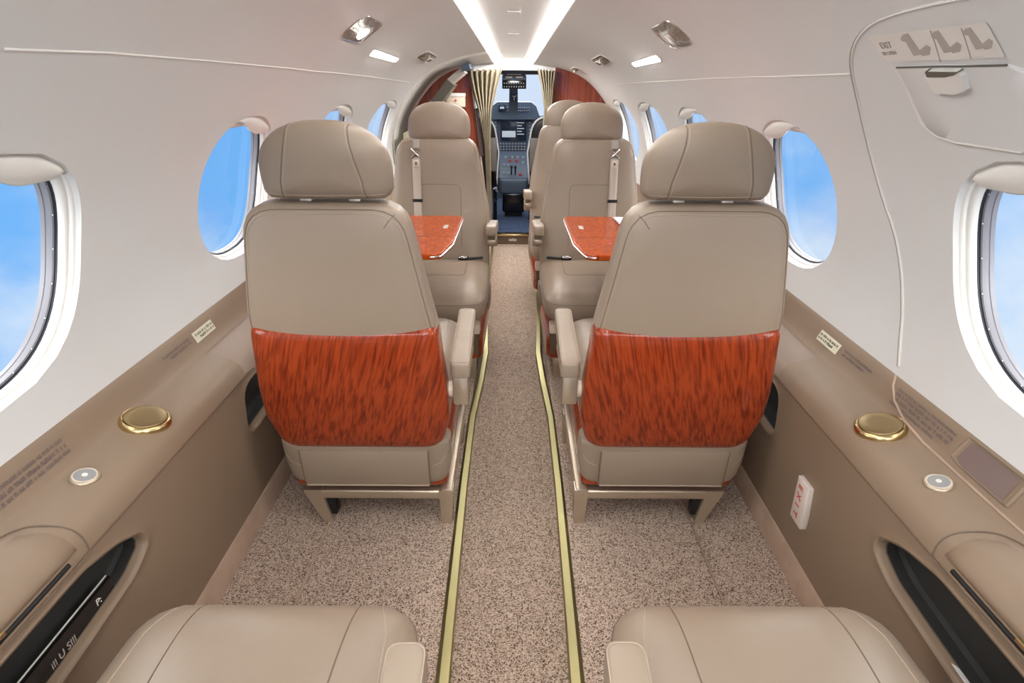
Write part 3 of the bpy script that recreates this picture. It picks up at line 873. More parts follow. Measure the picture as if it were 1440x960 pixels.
# ------------------------------------------------------------------ seats
LEAN = lambda z: -.14 * (z - .13) - .022 * sin(pi * min(1, max(0, (z - .25) / .63)))
def make_seat(arm, straight_seam=False):
    root = empty('cabin_seat')
    L = M['leather']
    fb = lambda a, b, d: (a, LEAN(b) + .056 + d, b)
    # backrest
    bo = round_poly([(-.209, .27), (.209, .27), (.210, .64 - .06 * max(arm, 0)), (.176 - .024 * max(arm, 0), .885), (-.176 + .024 * max(-arm, 0), .885), (-.210, .64 - .06 * max(-arm, 0))], [.03, .03, .20, .075, .075, .20], 12)
    back = Pillow(bo, (0, .58), .055, .052, 4.5, 5.5, fb, .012, .006)
    bk = back.build('backrest', L, root)
    def seam(P, pts, front, name, parent, r=.0013, m_='stitch', lift=0, sub=10, closed=False):
        dense = []
        for i in range(len(pts) - (0 if closed else 1)):
            a = Vector(pts[i]); b = Vector(pts[(i + 1) % len(pts)])
            for k in range(sub): dense.append(a.lerp(b, k / sub))
        if not closed: dense.append(Vector(pts[-1]))
        mb = MB(); mb.tube([P.surf(p, front, lift) for p in dense], r, 6, closed=closed); return mb.build(name, M[m_], parent)
    # rear face perimeter seam (double stitch), open at the bottom
    N = len(back.o)
    for q, nm, r_, m_ in ((.935, 'stitching', .0008, 'stitch'), (.958, 'seam_groove', .0010, 'seam')):
        ring = back.ring(q, False, .0003); ring2 = [p for p, o in zip(ring, back.o) if o.y > .5]
        # order so it is continuous
        idx = [i for i, o in enumerate(back.o) if o.y > .5]
        br = next((k for k in range(len(idx) - 1) if idx[k + 1] - idx[k] > 1), None)
        if br is not None: idx = idx[br + 1:] + idx[:br + 1]
        mb = MB(); mb.tube([ring[i] for i in idx], r_, 6); mb.build(nm, M[m_], bk)
    # corner dart seams of the rear face
    seam(back, [(arm * .112, .836), (arm * .122, .850), (arm * .134, .862)], False, 'seam_groove', bk, .0010, 'seam')
    # front centre panel seam
    pp = round_poly([(-.09, .44), (-.09, .70), (.09, .70), (.09, .44)], [0, .03, .03, 0], 6)
    seam(back, pp, True, 'seam_groove', bk, .0011, 'seam', sub=3)
    ring = back.ring(.965, True, .0004); mb = MB(); mb.tube(ring, .0014, 6, closed=True); mb.build('piping', M['stitch'], bk)
    # glossy wood shell on the back
    wo = round_poly([(-.200, .256), (.200, .256), (.224, .36), (.222, .44), (.206, .612), (-.206, .612), (-.222, .44), (-.224, .36)], [.055, .055, .06, .08, .012, .012, .08, .06], 8)
    wsh = Pillow(wo, (0, .43), .020, .0625, 5, 7.5, fb, 0, .006); w = wsh.build('back_shell', M['wood'] if arm > 0 else M['wood_mirrored'], root); w['label'] = 'glossy red brown wood shell'
    # leather skirt below the shell
    so = round_poly([(-.205, .128), (.205, .128), (.216, .20), (.216, .275), (-.216, .275), (-.216, .20)], [.045, .045, .05, .01, .01, .05], 8)
    sk = Pillow(so, (0, .20), .05, .052, 4, 5, fb, 0, .003); skb = sk.build('lower_back', L, root)
    for sx in (-1, 1):
        seam(sk, [(sx * .205, .225), (sx * .192, .205), (sx * .17, .196)], False, 'stitching', skb, .0009)
    mb = MB(); sh = Matrix(((1, 0, 0, 0), (0, 1, -.14, .0182), (0, 0, 1, 0), (0, 0, 0, 1)))
    mb.box(-.162, .162, -.003, .03, .133, .250, .004, sh); cp = mb.build('center_panel', M['leather'], root)
    mb = MB()
    for sx in (-1, 1):
        mb = MB(); mb.tube([Vector((sx * .1635, LEAN(z) - .0025, z)) for z in (.136, .19, .25)], .0013, 6); mb.build('seam_groove', M['seam'], cp)
    mb = MB(); mb.tube([Vector((x, LEAN(.137) - .0045, .137)) for x in (-.160, 0, .160)], .0022, 6); mb.build('bottom_piping', M['stitch'], cp)
    # base shell (wood) below
    bs = round_poly([(-.205, .022), (.205, .022), (.198, .52), (-.198, .52)], [.03, .03, .06, .06], 8)
    p = Pillow(bs, (0, .28), .08, .012, 5, 8, lambda a, b, d: (a, b, .125 + d)); sb = p.build('base_shell', M['wood'], root); sb['label'] = 'glossy wood base shell'
    # cushion
    co = round_poly([(-.214, .075), (.214, .075), (.216, .40), (.208, .585), (-.208, .585), (-.216, .40)], [.03, .03, .2, .075, .075, .2], 12)
    cu = Pillow(co, (0, .33), .072, .07, 3.6, 3.4, lambda a, b, d: (a, b, .335 + d - .04 * max(0, b - .50)), .012, 0); cb = cu.build('seat_cushion', L, root)
    if straight_seam:
        for sx in (-1, 1):
            seam(cu, [(sx * .112, .10), (sx * .112, .35), (sx * .118, .57)], True, 'seam_groove', cb, .0012, 'seam')
            seam(cu, [(sx * .175, .40), (sx * .170, .50), (sx * .158, .545), (sx * .150, .575)], True, 'stitching', cb, .0010)
    else:
        pp = round_poly([(-.125, .10), (-.125, .40), (.125, .40), (.125, .10)], [0, .05, .05, 0], 6)
        seam(cu, pp, True, 'seam_groove', cb, .0012, 'seam', sub=3)
    ring = cu.ring(.992, True, .0003); mb = MB(); mb.tube(ring, .0011, 6, closed=True); mb.build('piping', M['seam'], cb)
    mb = MB(); mb.box(-.19, .19, .48, .528, .222, .262, .006); mb.build('front_trim', M['cream'], root)
    mb = MB(); mb.box(-.185, .185, .45, .515, .13, .222, .004); mb.build('front_recess', M['recessdark'], root)
    # headrest
    ho = []
    for k in range(41):
        a = pi * k / 40; c_, s_ = cos(a), sin(a)
        ho.append((.131 * (abs(c_) ** (2 / 2.3)) * (1 if c_ >= 0 else -1), .945 + .097 * (s_ ** (2 / 2.3))))
    ho += [(-.131, .93), (-.129, .905), (-.118, .892), (-.09, .890), (0, .889), (.09, .890), (.118, .892), (.129, .905), (.131, .93)]
    hr = Pillow(ho, (0, .945), .045, .050, 3.2, 3.0, lambda a, b, d: (a, LEAN(b) + .054 + d, b), .004, .004)
    hb = hr.build('headrest', L, root)
    for sx in (-1, 1):
        pts = [(sx * .083, .897), (sx * .080, .93), (sx * .070, .97), (sx * .062, 1.005), (sx * .058, 1.035)]
        seam(hr, pts, False, 'seam_groove', hb, .0012, 'seam'); seam(hr, [(x - sx * .005, z) for x, z in pts], False, 'stitching', hb, .0009)
    seam(hr, [(-.118, .903), (0, .901), (.118, .903)], False, 'stitching', hb, .0009)
    mb = MB()
    for sx in (-1, 1):
        mb = MB(); mb.box(sx * .05 - .012, sx * .05 + .012, LEAN(.9) + .045, LEAN(.9) + .06, .85, .90, .002); mb.build('headrest_post', M['champ'], root)
    # metal frame
    for (x0, x1, nm) in ((-.16, .215, 'rear'),):
        mb = MB(); a, b = sorted((arm * -.135, arm * .19)); mb.box(a, b, .012, .045, .078, .106, .006, seg=3); mb.build('frame_rail', M['champ'], root)
        mb = MB(); a, b = sorted((arm * -.135, arm * .19)); mb.box(a, b, .40, .43, .078, .106, .006, seg=3); mb.build('frame_rail', M['champ'], root)
    mb = MB(); a, b = sorted((arm * .186, arm * .218)); mb.box(a, b, .01, .50, .075, .112, .006); mb.build('side_rail', M['champ'], root)
    for yy in (.0, .40):
        # aisle side leg
        mb = MB(); x = arm * .202
        mb.prism(round_poly([(-.017, 0), (.012, 0), (.018, .108), (-.020, .108)], .003, 3), -.02, .022, Matrix.Translation((x, yy + .03, 0)) @ Matrix(((1, 0, 0, 0), (0, 0, 1, 0), (0, 1, 0, 0), (0, 0, 0, 1))))
        mb.build('leg', M['champ'], root, angle=30)
        # wall side leg slants inwards; a black block paints the shade in its open gap
        mb = MB(); poly = [(-.180, .108), (-.132, .108), (-.110, .004), (-.125, 0), (-.133, 0)]
        if arm < 0: poly = [(-p, q) for p, q in poly]
        mb.prism(round_poly(poly, .003, 3), -.02, .02, Matrix.Translation((0, yy + .03, 0)) @ Matrix(((1, 0, 0, 0), (0, 0, 1, 0), (0, 1, 0, 0), (0, 0, 0, 1))))
        mb.build('leg', M['champ'], root, angle=30)
        mb = MB(); x0, x1 = sorted((arm * -.128, arm * -.100)); mb.box(x0, x1, yy + .02, yy + .05, .02, .078, .004); mb.build('leg_gap_shade', M['black'], root)
    # armrest on the aisle side
    x = arm * .252; am = empty('armrest'); am.parent = root
    ao = round_poly([(x - .023, -.035), (x + .023, -.035), (x + .022, .25), (x - .022, .25)], [.010, .010, .014, .014], 6)
    ap = Pillow(ao, (x, .10), .026, .024, 7, 7, lambda a, b, d: (a, b, .487 + .12 * b + d)); apb = ap.build('armrest_pad', L, am)
    ring = ap.ring(.955, True, .0003); mb = MB(); mb.tube(ring, .0010, 6, closed=True)
    mb.build('armrest_bracket_seam', M['stitch'], am)
    mb = MB(); mb.box(x - .019, x + .019, -.032, .006, .392, .472, .005); mb.build('armrest_bracket', M['champ'], am)
    mb = MB(); mb.box(x - .019, x + .019, -.030, .18, .444, .466, .005); mb.build('armrest_support', M['champ'], am)
    mb = MB(); mb.disc((arm * .206, .0, .42), .020, .026, axis=(arm, 0, 0), n=24); mb.build('hinge', M['cream'], am)
    mb = MB()
    for dz in (.408, .433): mb.disc((arm * .212, -.022, dz), .006, .006, axis=(0, -1, 0), n=12)
    mb.build('hinge_screw', M['chrome'], am)
    # shoulder harness on the wall side of the front face
    bx = -arm * .094; bl = empty('shoulder_belt'); bl.parent = root
    def strip(z0, z1, w, m_, nm, lift, dx=0):
        mb = MB(); mb.grid(lambda a, b: back.surf((bx + dx + (a - .5) * w, z0 + (z1 - z0) * b), True, lift), 3, 14)
        o = mb.build(nm, M[m_], bl); so_ = o.modifiers.new('s', 'SOLIDIFY'); so_.thickness = .0022; so_.offset = 0; return o
    strip(.845, .878, .030, 'beltgrey', 'upper_webbing', .003)
    strip(.46, .805, .034, 'belt', 'webbing', .004)
    strip(.628, .640, .042, 'blackgloss', 'belt_keeper', .0065)
    c_ = back.surf((bx, .825), True, .006)
    mb = MB()
    for sg in (-1, 1):
        mb.tube([c_ + Vector((-.019 * sg, .002, .018)), c_ + Vector((0, .006, 0)), c_ + Vector((.019 * sg, .002, -.018))], .0038, 8)
    mb.tube([c_ + Vector((-.018, 0, .020)), c_ + Vector((.018, 0, .020))], .003, 8)
    mb.tube([c_ + Vector((-.020, 0, -.018)), c_ + Vector((.020, 0, -.018))], .0035, 8)
    mb.build('buckle_hook', M['chrome'], bl)
    c_ = back.surf((bx, .785), True, .006); mb = MB(); mb.box(c_.x - .011, c_.x + .011, c_.y - .003, c_.y + .004, c_.z - .015, c_.z + .015, .002); mb.build('buckle_plate', M['cream'], bl)
    mb = MB(); mb.box(c_.x - .004, c_.x + .004, c_.y + .003, c_.y + .0055, c_.z - .005, c_.z + .006, .001); mb.build('buckle_slot', M['ink'], bl)
    # lap belt buckle on the cushion near the backrest
    mb = MB(); c_ = cu.surf((arm * .105, .155), True, .008)
    mb.box(c_.x - .022, c_.x + .022, c_.y - .012, c_.y + .012, c_.z - .006, c_.z + .008, .004); lb = mb.build('lap_buckle', M['blackgloss'], root)
    mb = MB(); mb.tube([c_ + Vector((.017 * cos(a), .012 + .010 * sin(a), .008)) for a in [2 * pi * k / 16 for k in range(16)]], .0025, 8, closed=True); mb.build('buckle_ring', M['chrome'], lb)
    mb = MB(); mb.tube([c_ + Vector((arm * (.02 + .02 * k), -.006 - .006 * k, -.004)) for k in range(4)], .006, 8); mb.build('buckle_strap', M['black'], lb)
    return root
M['recessdark'] = mat('seat_recess', srgb(96, 78, 60), .6)
M['ink'].name = 'ink'
pos = make_seat(1, True); neg = make_seat(-1, True)
SEATS = []
index_kids()
def place(src, x, y, rz, label, first=False, arm_dy=0, scale=1):
    r = src if first else copy_tree(src)
    r.location = (x, y, 0); r.rotation_euler = (0, 0, rz)
    tag(r, label, 'seat', 'taupe leather cabin seats')
    if not first: pass
    SEATS.append(r)
    if abs(rz) > 1:
        arm = 1 if src in (pos, fpos) else -1
        for ch in [c for c in bpy.data.objects if c.parent == r]:
            if ch.name.startswith('headrest'): ch.location.z -= .018
            if ch.name.startswith('back_shell'): ch.scale.x = .93
            if ch.name.startswith(('leg', 'side_rail', 'frame_rail')): ch.location.x = -arm * .052
            if ch.name.startswith('armrest'): ch.location = (-arm * .030, -.10, .01)
    elif y < .5:
        arm = 1 if src is pos else -1
        for ch in [c for c in bpy.data.objects if c.parent == r]:
            if ch.name.startswith('armrest'): ch.location = (-arm * .022, .125, 0)
    return r
place(pos, -.374, 1.325, 0, 'taupe leather cabin seat left of the aisle, wood shell back facing the viewer', first=True)
place(neg, .391, 1.330, 0, 'taupe leather cabin seat right of the aisle, wood shell back facing the viewer', first=True)
place(pos, -.345, .125, 0, 'nearest left cabin seat, only its cushion front and armrest in view')
place(neg, .358, .128, 0, 'nearest right cabin seat, only its cushion front and armrest in view')
# the seats that face us have their own cushion pattern
fneg = make_seat(-1, False); fpos = make_seat(1, False)
index_kids()
place(fneg, -.312, 2.665, pi, 'cabin seat on the left facing the viewer, grey shoulder belt, behind wood table', first=True)
place(fpos, .332, 2.675, pi, 'front seat of the right row facing the viewer, shoulder belt behind the wood table', first=True)
place(fpos, .305, 3.50, pi, 'farthest right cabin seat, half hidden behind the belted seat before the bulkhead')

# ------------------------------------------------------------------ tables
def make_table(s):
    root = empty('folding_table', (s * .45, 2.03, .63))
    x0, x1 = .705, (.185 if s < 0 else .19)
    out = round_poly([(s * x0, 1.755), (s * (x1 + .028), 1.755), (s * (x1 + .004), 1.90), (s * x1, 2.30), (s * x0, 2.30)], [.0, .035, .12, .03, .0], 10)
    out = [Vector((p.x - s * .45, p.y - 2.03)) for p in out]
    mb = MB(); mb.prism(out, -.009, .009); o = mb.build('tabletop', M['woodtable'], root, angle=30)
    bv = o.modifiers.new('b', 'BEVEL'); bv.width = .003; bv.segments = 2; bv.limit_method = 'ANGLE'
    mb = MB(); pts = [Vector((p.x - s * .0, p.y, .0)) for p in out][1:-1]; mb.tube(pts, .0032, 8); e = mb.build('metal_edge', M['chrome'], o)
    a, b = sorted((s * (x1 + .040) - s * .45, s * (x1 + .056) - s * .45)); mb = MB(); mb.box(a, b, .06, .11, .0088, .0100, .0005); mb.build('latch_plate', M['fig'], o)
    mb = MB(); a, b = sorted((s * x1 - s * .45 + s * .01, s * x0 - s * .45)); mb.box(a, b, -.058, -.0565, .0085, .0093, 0); mb.build('reflection_edge', M['refledge'], o)  # dark line paints the edge of a reflection across the tabletop
    mb = MB(); a, b = sorted((s * .50 - s * .45, s * .74 - s * .45)); mb.box(a, b, -.10, .10, -.05, -.012, .006); mb.build('table_support', M['champ'], root)
    tag(root, 'glossy wood fold-out table on the %s side between the facing seats' % ('left' if s < 0 else 'right'), 'table', 'fold-out wood tables')
M['refledge'] = mat('dark_reflection_edge', srgb(70, 26, 14), .5)
make_table(-1); make_table(1)
# pleated white cloth on the right table
mb = MB()
def pl(a, b):
    x = .398 + .022 * b - .03 * a + .14 * b; y = 1.86 + .40 * a
    return (x, y, .642 + .003 * (1 + sin(2 * pi * a * 13)))
mb.grid(pl, 104, 6); o = mb.build('pleated_napkin', M['paper'], None); so = o.modifiers.new('s', 'SOLIDIFY'); so.thickness = .002
tag(o, 'white ribbed napkin lying on the window side of the right table', 'napkin')

# ------------------------------------------------------------------ ceiling lamps
def lamp(px, size, kind, label, group=None):
    s, y, u = wall_at(*px); p = wall_pt(s, y, u); n = (wall_pt(s, y, u, .02) - p).normalized()
    Y = Vector((0, 1, 0)); Y = (Y - n * Y.dot(n)).normalized(); X = Y.cross(n)
    R = Matrix(((X.x, Y.x, n.x, p.x), (X.y, Y.y, n.y, p.y), (X.z, Y.z, n.z, p.z), (0, 0, 0, 1)))
    root = empty('reading_light' if kind != 'dome' else 'dome_light', p)
    du = .05; arc = (wall_pt(s, y, u + du) - wall_pt(s, y, u - du)).length / (2 * du)
    class _Map:      # lamp-local (across, along, out) laid on the curved ceiling liner
        def __matmul__(self, q): return wall_pt(s, y + q[1], u + q[0] / arc, q[2]) - p
    Rl = _Map()
    w, l = size
    if kind == 'dome':
        out = resample(round_poly([(-w, -l), (w, -l), (w * .8, l), (-w * .8, l)], [w * .8] * 4, 8), 48)
        pb = Pillow(out, (0, 0), .006, .002, 2.5, 3, lambda a, b, d: Rl @ Vector((a, b, d + .002)), .002, 0, 48); pb.build('lens', M['dome'], root)
        mb = MB(); mb.tube([Rl @ Vector((p_.x * 1.05, p_.y * 1.03, .002)) for p_ in out], .002, 6, closed=True); mb.build('rim_ring', M['white'], root)
    else:
        out = resample(round_poly([(-w, -l), (w, -l), (w, l), (-w, l)], [w * .75] * 4, 8), 48)
        mb = MB(); mb.tube([Rl @ Vector((p_.x, p_.y, .001)) for p_ in out], .0028, 8, closed=True); mb.build('rim_ring', M['white'] if kind == 'small' else M['chrome'], root)
        mb = MB(); v = []; f = []
        prof = [(1, .001), (.8, .001), (.62, .005), (.46, .012), (.40, .016)]
        for q, h in prof: v += [Rl @ Vector((p_.x * q, p_.y * q, h)) for p_ in out]
        for i in range(len(prof) - 1):
            for k in range(48): ll = (k + 1) % 48; f.append((i * 48 + k, i * 48 + ll, (i + 1) * 48 + ll, (i + 1) * 48 + k))
        f.append(tuple((len(prof) - 1) * 48 + k for k in range(48))); mb.add(v, f); mb.build('reflector', M['glassy'], root, angle=20)
        mb = MB(); mb.disc(Rl @ Vector((0, -.02, .014)), w * .42, .008, axis=n, n=24); mb.build('bulb', M['bulb'] if kind == 'lit' else M['glassy'], root)
        for k in range(7):
            a = 2 * pi * k / 7
        mb = MB()
        for k in range(16):
            a = 2 * pi * k / 16; mb.tube([Rl @ Vector((w * .40 * cos(a), l * .40 * sin(a), .011)), Rl @ Vector((w * .90 * cos(a), l * .90 * sin(a), .003))], .0011, 5)
        mb.build('reflector_rib', M['olive'] if k % 2 else M['chrome'], root)
    tag(root, label, 'light', group); return root
lamp((508, 42), (.058, .125), 'lit', 'lit reading light with a glowing bulb, upper left of the cabin')
lamp((945, 49), (.058, .125), 'unlit', 'large unlit ribbed reading light on the right of the ceiling')
lamp((541, 79), (.016, .20), 'dome', 'bright oblong dome light on the left ceiling curve')
lamp((908, 86), (.016, .20), 'dome', 'bright oblong dome light on the right ceiling curve')
lamp((600, 80), (.034, .13), 'small', 'small reading light on the left, ahead of the oblong dome light')
lamp((846, 85), (.034, .13), 'small', 'small reading light on the right, ahead of the oblong dome light')
lamp((809, 97), (.020, .08), 'small', 'tiny far reading light beside the right wood bulkhead')

# small ceiling hardware in the channel
for (y, w, lab) in ((2.35, .05, 'nearest small white speaker plate in the ceiling channel'), (2.95, .028, 'middle small white plate in the ceiling channel'), (3.45, .028, 'farthest small white plate in the ceiling channel')):
    z = ceil_z(y) + .039; mb = MB(); mb.box(-w, w, y - .035, y + .035, z - .006, z, .003); o = mb.build('ceiling_plate', M['white']); tag(o, lab, 'plate', 'small plates in the ceiling channel')

# ------------------------------------------------------------------ forward bulkhead, entry, curtains
def sec_poly(y, x_in_top, x_in_bot, s, sc=1.0):
    pts = []
    for k in range(21):
        u = k / 2; x, z = P2(y, u)
        if x * sc < x_in_top: break
        pts.append((s * x * sc, z * (1 - (1 - sc) * .3)))
    x, z = pts[-1]
    return [(s * x_in_bot, -.02), (s * .62, -.02), (s * .655, .30)] + pts + [(s * x_in_top, z)]
RXZ = Matrix(((1, 0, 0, 0), (0, 0, 1, 0), (0, 1, 0, 0), (0, 0, 0, 1)))
for s, nm in ((-1, 'wall_front_left'), (1, 'wall_front_right')):
    poly = sec_poly(4.36, .27 if s > 0 else .285, .150, s, 1.04)
    mb = MB(); mb.prism(poly, 4.355, 4.385, RXZ); o = mb.build(nm, M['wooddark'], smooth=False); tag(o, kind='structure')
    mb = MB(); a = Vector(poly[-1]); b = Vector(poly[0])
    mb.tube([(a.x + (b.x - a.x) * t / 10, 4.352, a.y + (b.y - a.y) * t / 10) for t in range(11)], .006, 6); o = mb.build('trim_%d' % (5 if s < 0 else 6), M['cream']); tag(o, kind='structure')
# upper trim above doorway
mb = MB(); v = []
top = [(-.40, 1.14), (-.20, 1.158), (0, 1.160), (.20, 1.158), (.40, 1.14)]
pts = [(x, z) for x, z in top] + [(.42, 1.32), (-.42, 1.32)]
mb.prism(pts, 4.38, 4.44, RXZ); o = mb.build('wall_front', M['ceil'], smooth=False); tag(o, kind='structure')
# threshold step
mb = MB(); mb.box(-.152, .152, 4.44, 4.50, -.045, .045, .003); o = mb.build('trim_7', M['recessdark']); tag(o, kind='structure')
mb = MB(); mb.box(-.155, .155, 4.43, 4.51, .045, .058, .004); o = mb.build('trim_8', M['gold']); tag(o, kind='structure')
mb = MB(); mb.box(-.03, .03, 4.436, 4.44, .005, .028, .001); o = mb.build('threshold_plate', M['chrome']); tag(o, 'small metal plate on the cockpit threshold step', 'plate')

# left: end arch of the liner, entry door surround
mb = MB()
mb.tube([wall_pt(-1, 3.765, k / 4, .0) for k in range(41)], .007, 8); o = mb.build('trim_9', M['white']); tag(o, kind='structure')
mb = MB(); mb.tube([wall_pt(-1, 3.86, k / 4, -.006) for k in range(41)], .006, 8); o = mb.build('trim_10', M['white']); tag(o, kind='structure')
mb = MB()
mb.grid(lambda a, b: wall_pt(-1, 3.76 + .62 * a, 10 * b, -.012), 8, 40); o = mb.build('wall_left', M['ceil']); o.name = 'wall_entry'; tag(o, kind='structure')
# stowed door liner: dark band from the wall up to the ceiling
ed = empty('entry_door_surround', (-.46, 3.95, 1.05))
def slab(P0, P1, y0, y1, th, nm, m_, par):
    a = Vector((P0[0], 0, P0[1])); b = Vector((P1[0], 0, P1[1])); d = (b - a).normalized(); n = Vector((-d.z, 0, d.x))
    v = []
    for y in (y0, y1):
        for q in (a, b, b + n * th, a + n * th): v.append(q + Vector((0, y, 0)) - ed.location)
    return mesh(nm, v, [(0, 1, 2, 3), (4, 5, 6, 7), (0, 1, 5, 4), (1, 2, 6, 5), (2, 3, 7, 6), (3, 0, 4, 7)], m_, par, smooth=False)
slab((-.648, .81), (-.40, 1.105), 4.00, 4.25, -.055, 'dark_panel', M['olive'], ed)
slab((-.40, 1.105), (-.315, 1.170), 4.00, 4.25, -.038, 'end_cap', M['fig'], ed)
slab((-.315, 1.175), (-.265, 1.19), 3.95, 4.28, -.03, 'hinge_cover', M['navy'], ed)
slab((-.655, .30), (-.650, .81), 3.80, 4.30, -.02, 'side_liner', M['olive_l'], ed)
tag(ed, 'dark olive slanted surround of the entry door beside the left bulkhead', 'door surround')
# pouch on the left bulkhead
c = plane_at(641, 140, 1, 4.33); mb = MB()
root = empty('leaflet_holder', c); mb.box(-.062, .062, -.010, .022, -.045, .040, .004); mb.build('holder_box', M['cream'], root)
mb = MB(); mb.box(-.066, .066, -.014, -.008, .018, .040, .003); mb.build('flap', M['sticker'], root)
mb = MB(); mb.disc((.0, -.012, -.005), .006, .003, axis=(0, -1, 0), n=12); mb.build('red_dot', M['scrred'], root)
tag(root, 'pale box with a red dot on the left wood bulkhead', 'box')
mb = MB(); cc = plane_at(609, 150, 1, 4.31)
mb.tube([cc + Vector((-.03, 0, -.05)), cc + Vector((-.035, 0, 0)), cc + Vector((-.01, 0, .035)), cc + Vector((.01, 0, .03)), cc + Vector((.01, 0, -.04))], .007, 8); o = mb.build('grab_handle', M['white']); tag(o, 'white curved grab handle beside the pale box on the left bulkhead', 'handle')

def curtain(s, topL, topR, label):
    mb = MB(); H = 1.165
    ctrl = [(0, topL, topR), (.25, None, None)]
    if s < 0: tab = [(0, .075, .295), (.09, .105, .275), (.22, .145, .228), (.40, .156, .192), (.7, .150, .178), (1, .145, .172)]
    else: tab = [(0, .152, .275), (.09, .182, .262), (.22, .205, .252), (.40, .190, .225), (.7, .170, .205), (1, .165, .2)]
    def edges(t):
        for p_, q_ in zip(tab, tab[1:]):
            if t <= q_[0]: f_ = (t - p_[0]) / (q_[0] - p_[0]); return p_[1] + (q_[1] - p_[1]) * f_, p_[2] + (q_[2] - p_[2]) * f_
        return tab[-1][1:]
    def fn(a, b):
        i, o_ = edges(b); x = i + (o_ - i) * a
        amp = .020 * (1 - .35 * b)
        yy = 4.315 + amp * sin(2 * pi * (a * 6.3 + .12 * sin(5 * b))) + .006 * sin(2 * pi * a * 13 + 3 * b)
        return (s * x, yy, H - .012 * a + .006 * sin(2 * pi * a * 6) * (1 - b) - (H - .02) * b)
    mb.grid(fn, 90, 40); o = mb.build('curtain', M['curtain']); so = o.modifiers.new('s', 'SOLIDIFY'); so.thickness = .003
    tag(o, label, 'curtain', 'gathered khaki curtains at the cockpit doorway'); return o
curtain(-1, .305, 0, 'khaki pleated curtain gathered at the left of the cockpit doorway')
curtain(1, .235, 0, 'khaki pleated curtain gathered at the right of the cockpit doorway')
for s in (-1, 1):   # perforated trim strip beside the curtain
    mb = MB(); mb.prism([(s * .20, .62), (s * .225, .62), (s * .262, .92), (s * .235, .93)], 4.335, 4.350, RXZ); o = mb.build('perforated_strip', M['perf'], smooth=False)
    d = MB()
    for r_ in range(26):
        for c_ in range(2):
            t = r_ / 25; x = .208 + .034 * t + c_ * .010; d.disc((s * x, 4.3345, .63 + .28 * t), .0028, .001, axis=(0, -1, 0), n=6, b=.0003)
    d.build('stud', M['fig'], o)
    tag(o, 'dark studded strip on the %s bulkhead beside the curtain' % ('left' if s < 0 else 'right'), 'trim strip', 'studded strips beside the curtains')

# ------------------------------------------------------------------ cockpit
mb = MB(); mb.box(-.62, .62, 4.50, 6.1, -.02, .045, 0); o = mb.build('floor', M['navy_c'], smooth=False); tag(o, kind='structure')
for s in (-1, 1):
    mb = MB(); v = []; f = []
    ysk = [4.39, 4.8, 5.2, 5.6, 6.0]
    prof = [(.66, -.02), (.68, .3), (.66, .60), (.62, .86)]
    up = [(.50, 1.09), (.34, 1.20), (.0, 1.26)]
    for y in ysk:
        k = 1 - .28 * ((y - 4.39) / 1.6) ** 1.5
        for x, z in prof: v.append((s * x * k, y, z))
    for i in range(4):
        for j in range(3): f.append((i * 4 + j, i * 4 + j + 1, (i + 1) * 4 + j + 1, (i + 1) * 4 + j))
    mb.add(v, f)
    v = []; f = []          # roof over the pilots up to the windshield
    for y in (4.39, 4.7, 5.0):
        k = 1 - .06 * (y - 4.39)
        for x, z in [(.62, .86)] + up: v.append((s * x * k, y, z))
    for i in range(2):
        for j in range(3): f.append((i * 4 + j, i * 4 + j + 1, (i + 1) * 4 + j + 1, (i + 1) * 4 + j))
    mb.add(v, f)
    o = mb.build('wall_cockpit_left' if s < 0 else 'wall_cockpit_right', M['ceil']); tag(o, kind='structure')
win = empty('window_10'); tag(win, kind='structure')
mb = MB()
zt = 1.16
mb.box(-.60, .60, 4.98, 5.06, 1.135, 1.175, .006)
mb.tube([(-.6, 5.02, 1.15), (-.62, 5.4, .86)], .03, 8); mb.tube([(.6, 5.02, 1.15), (.62, 5.4, .86)], .03, 8)
mb.build('windshield_frame', M['navy'], win)
mb = MB(); mb.prism([(-.036, .84), (.036, .84), (.030, 1.16), (-.030, 1.16)], 5.10, 5.16, RXZ); mb.build('center_post', M['navy'], win, smooth=False)
mb = MB(); mb.box(-.55, .55, 5.18, 5.184, .82, 1.16, 0); mb.build('window_pane', M['glass'], win)
mb = MB(); mb.box(-.66, .66, 5.95, 6.0, 0, .80, .01); o = mb.build('wall_cockpit_front', M['navy'], smooth=False); tag(o, kind='structure')

# compass on the post
# overhead console
oh = empty('overhead_console', (0, 4.62, 1.15)); mb = MB()
Mo = Matrix.Translation((0, 0, 0))
c1 = plane_at(706, 97, 1, 4.60); c2 = plane_at(740, 125, 1, 4.60)
w = (c2.x - c1.x) / 2; zc = (c1.z + c2.z) / 2; hh = (c1.z - c2.z) / 2; oh.location = ((c1.x + c2.x) / 2, 4.62, zc)
out = round_poly([(-w, -hh), (w, -hh), (w, hh * .2), (w * .82, hh), (-w * .82, hh), (-w, hh * .2)], [.006, .006, .006, .012, .012, .006], 4)
mb.prism(out, -.01, .10, RXZ); mb.build('console_body', M['navy'], oh, smooth=False)
mb = MB(); mb.box(-w * .98, w * .98, -.022, -.008, -hh, -hh * .1, .003); mb.build('switch_panel', M['blackgloss'], oh)
mb = MB()
for r_ in range(2):
    for k in range(9): mb.box(-w * .85 + k * w * .2, -w * .85 + k * w * .2 + .006, -.026, -.021, -hh * .85 + r_ * hh * .35, -hh * .72 + r_ * hh * .35, .001)
mb.build('switch', M['knob'], oh)
mb = MB(); mb.box(-w * .6, w * .6, -.016, -.009, hh * .42, hh * .50, .001); mb.box(-w * .7, -w * .15, -.016, -.009, hh * .1, hh * .26, .001); mb.box(w * .15, w * .7, -.016, -.009, hh * .1, hh * .26, .001)
mb.build('lit_button', M['lit'] if 'lit' in M else M['sticker'], oh)
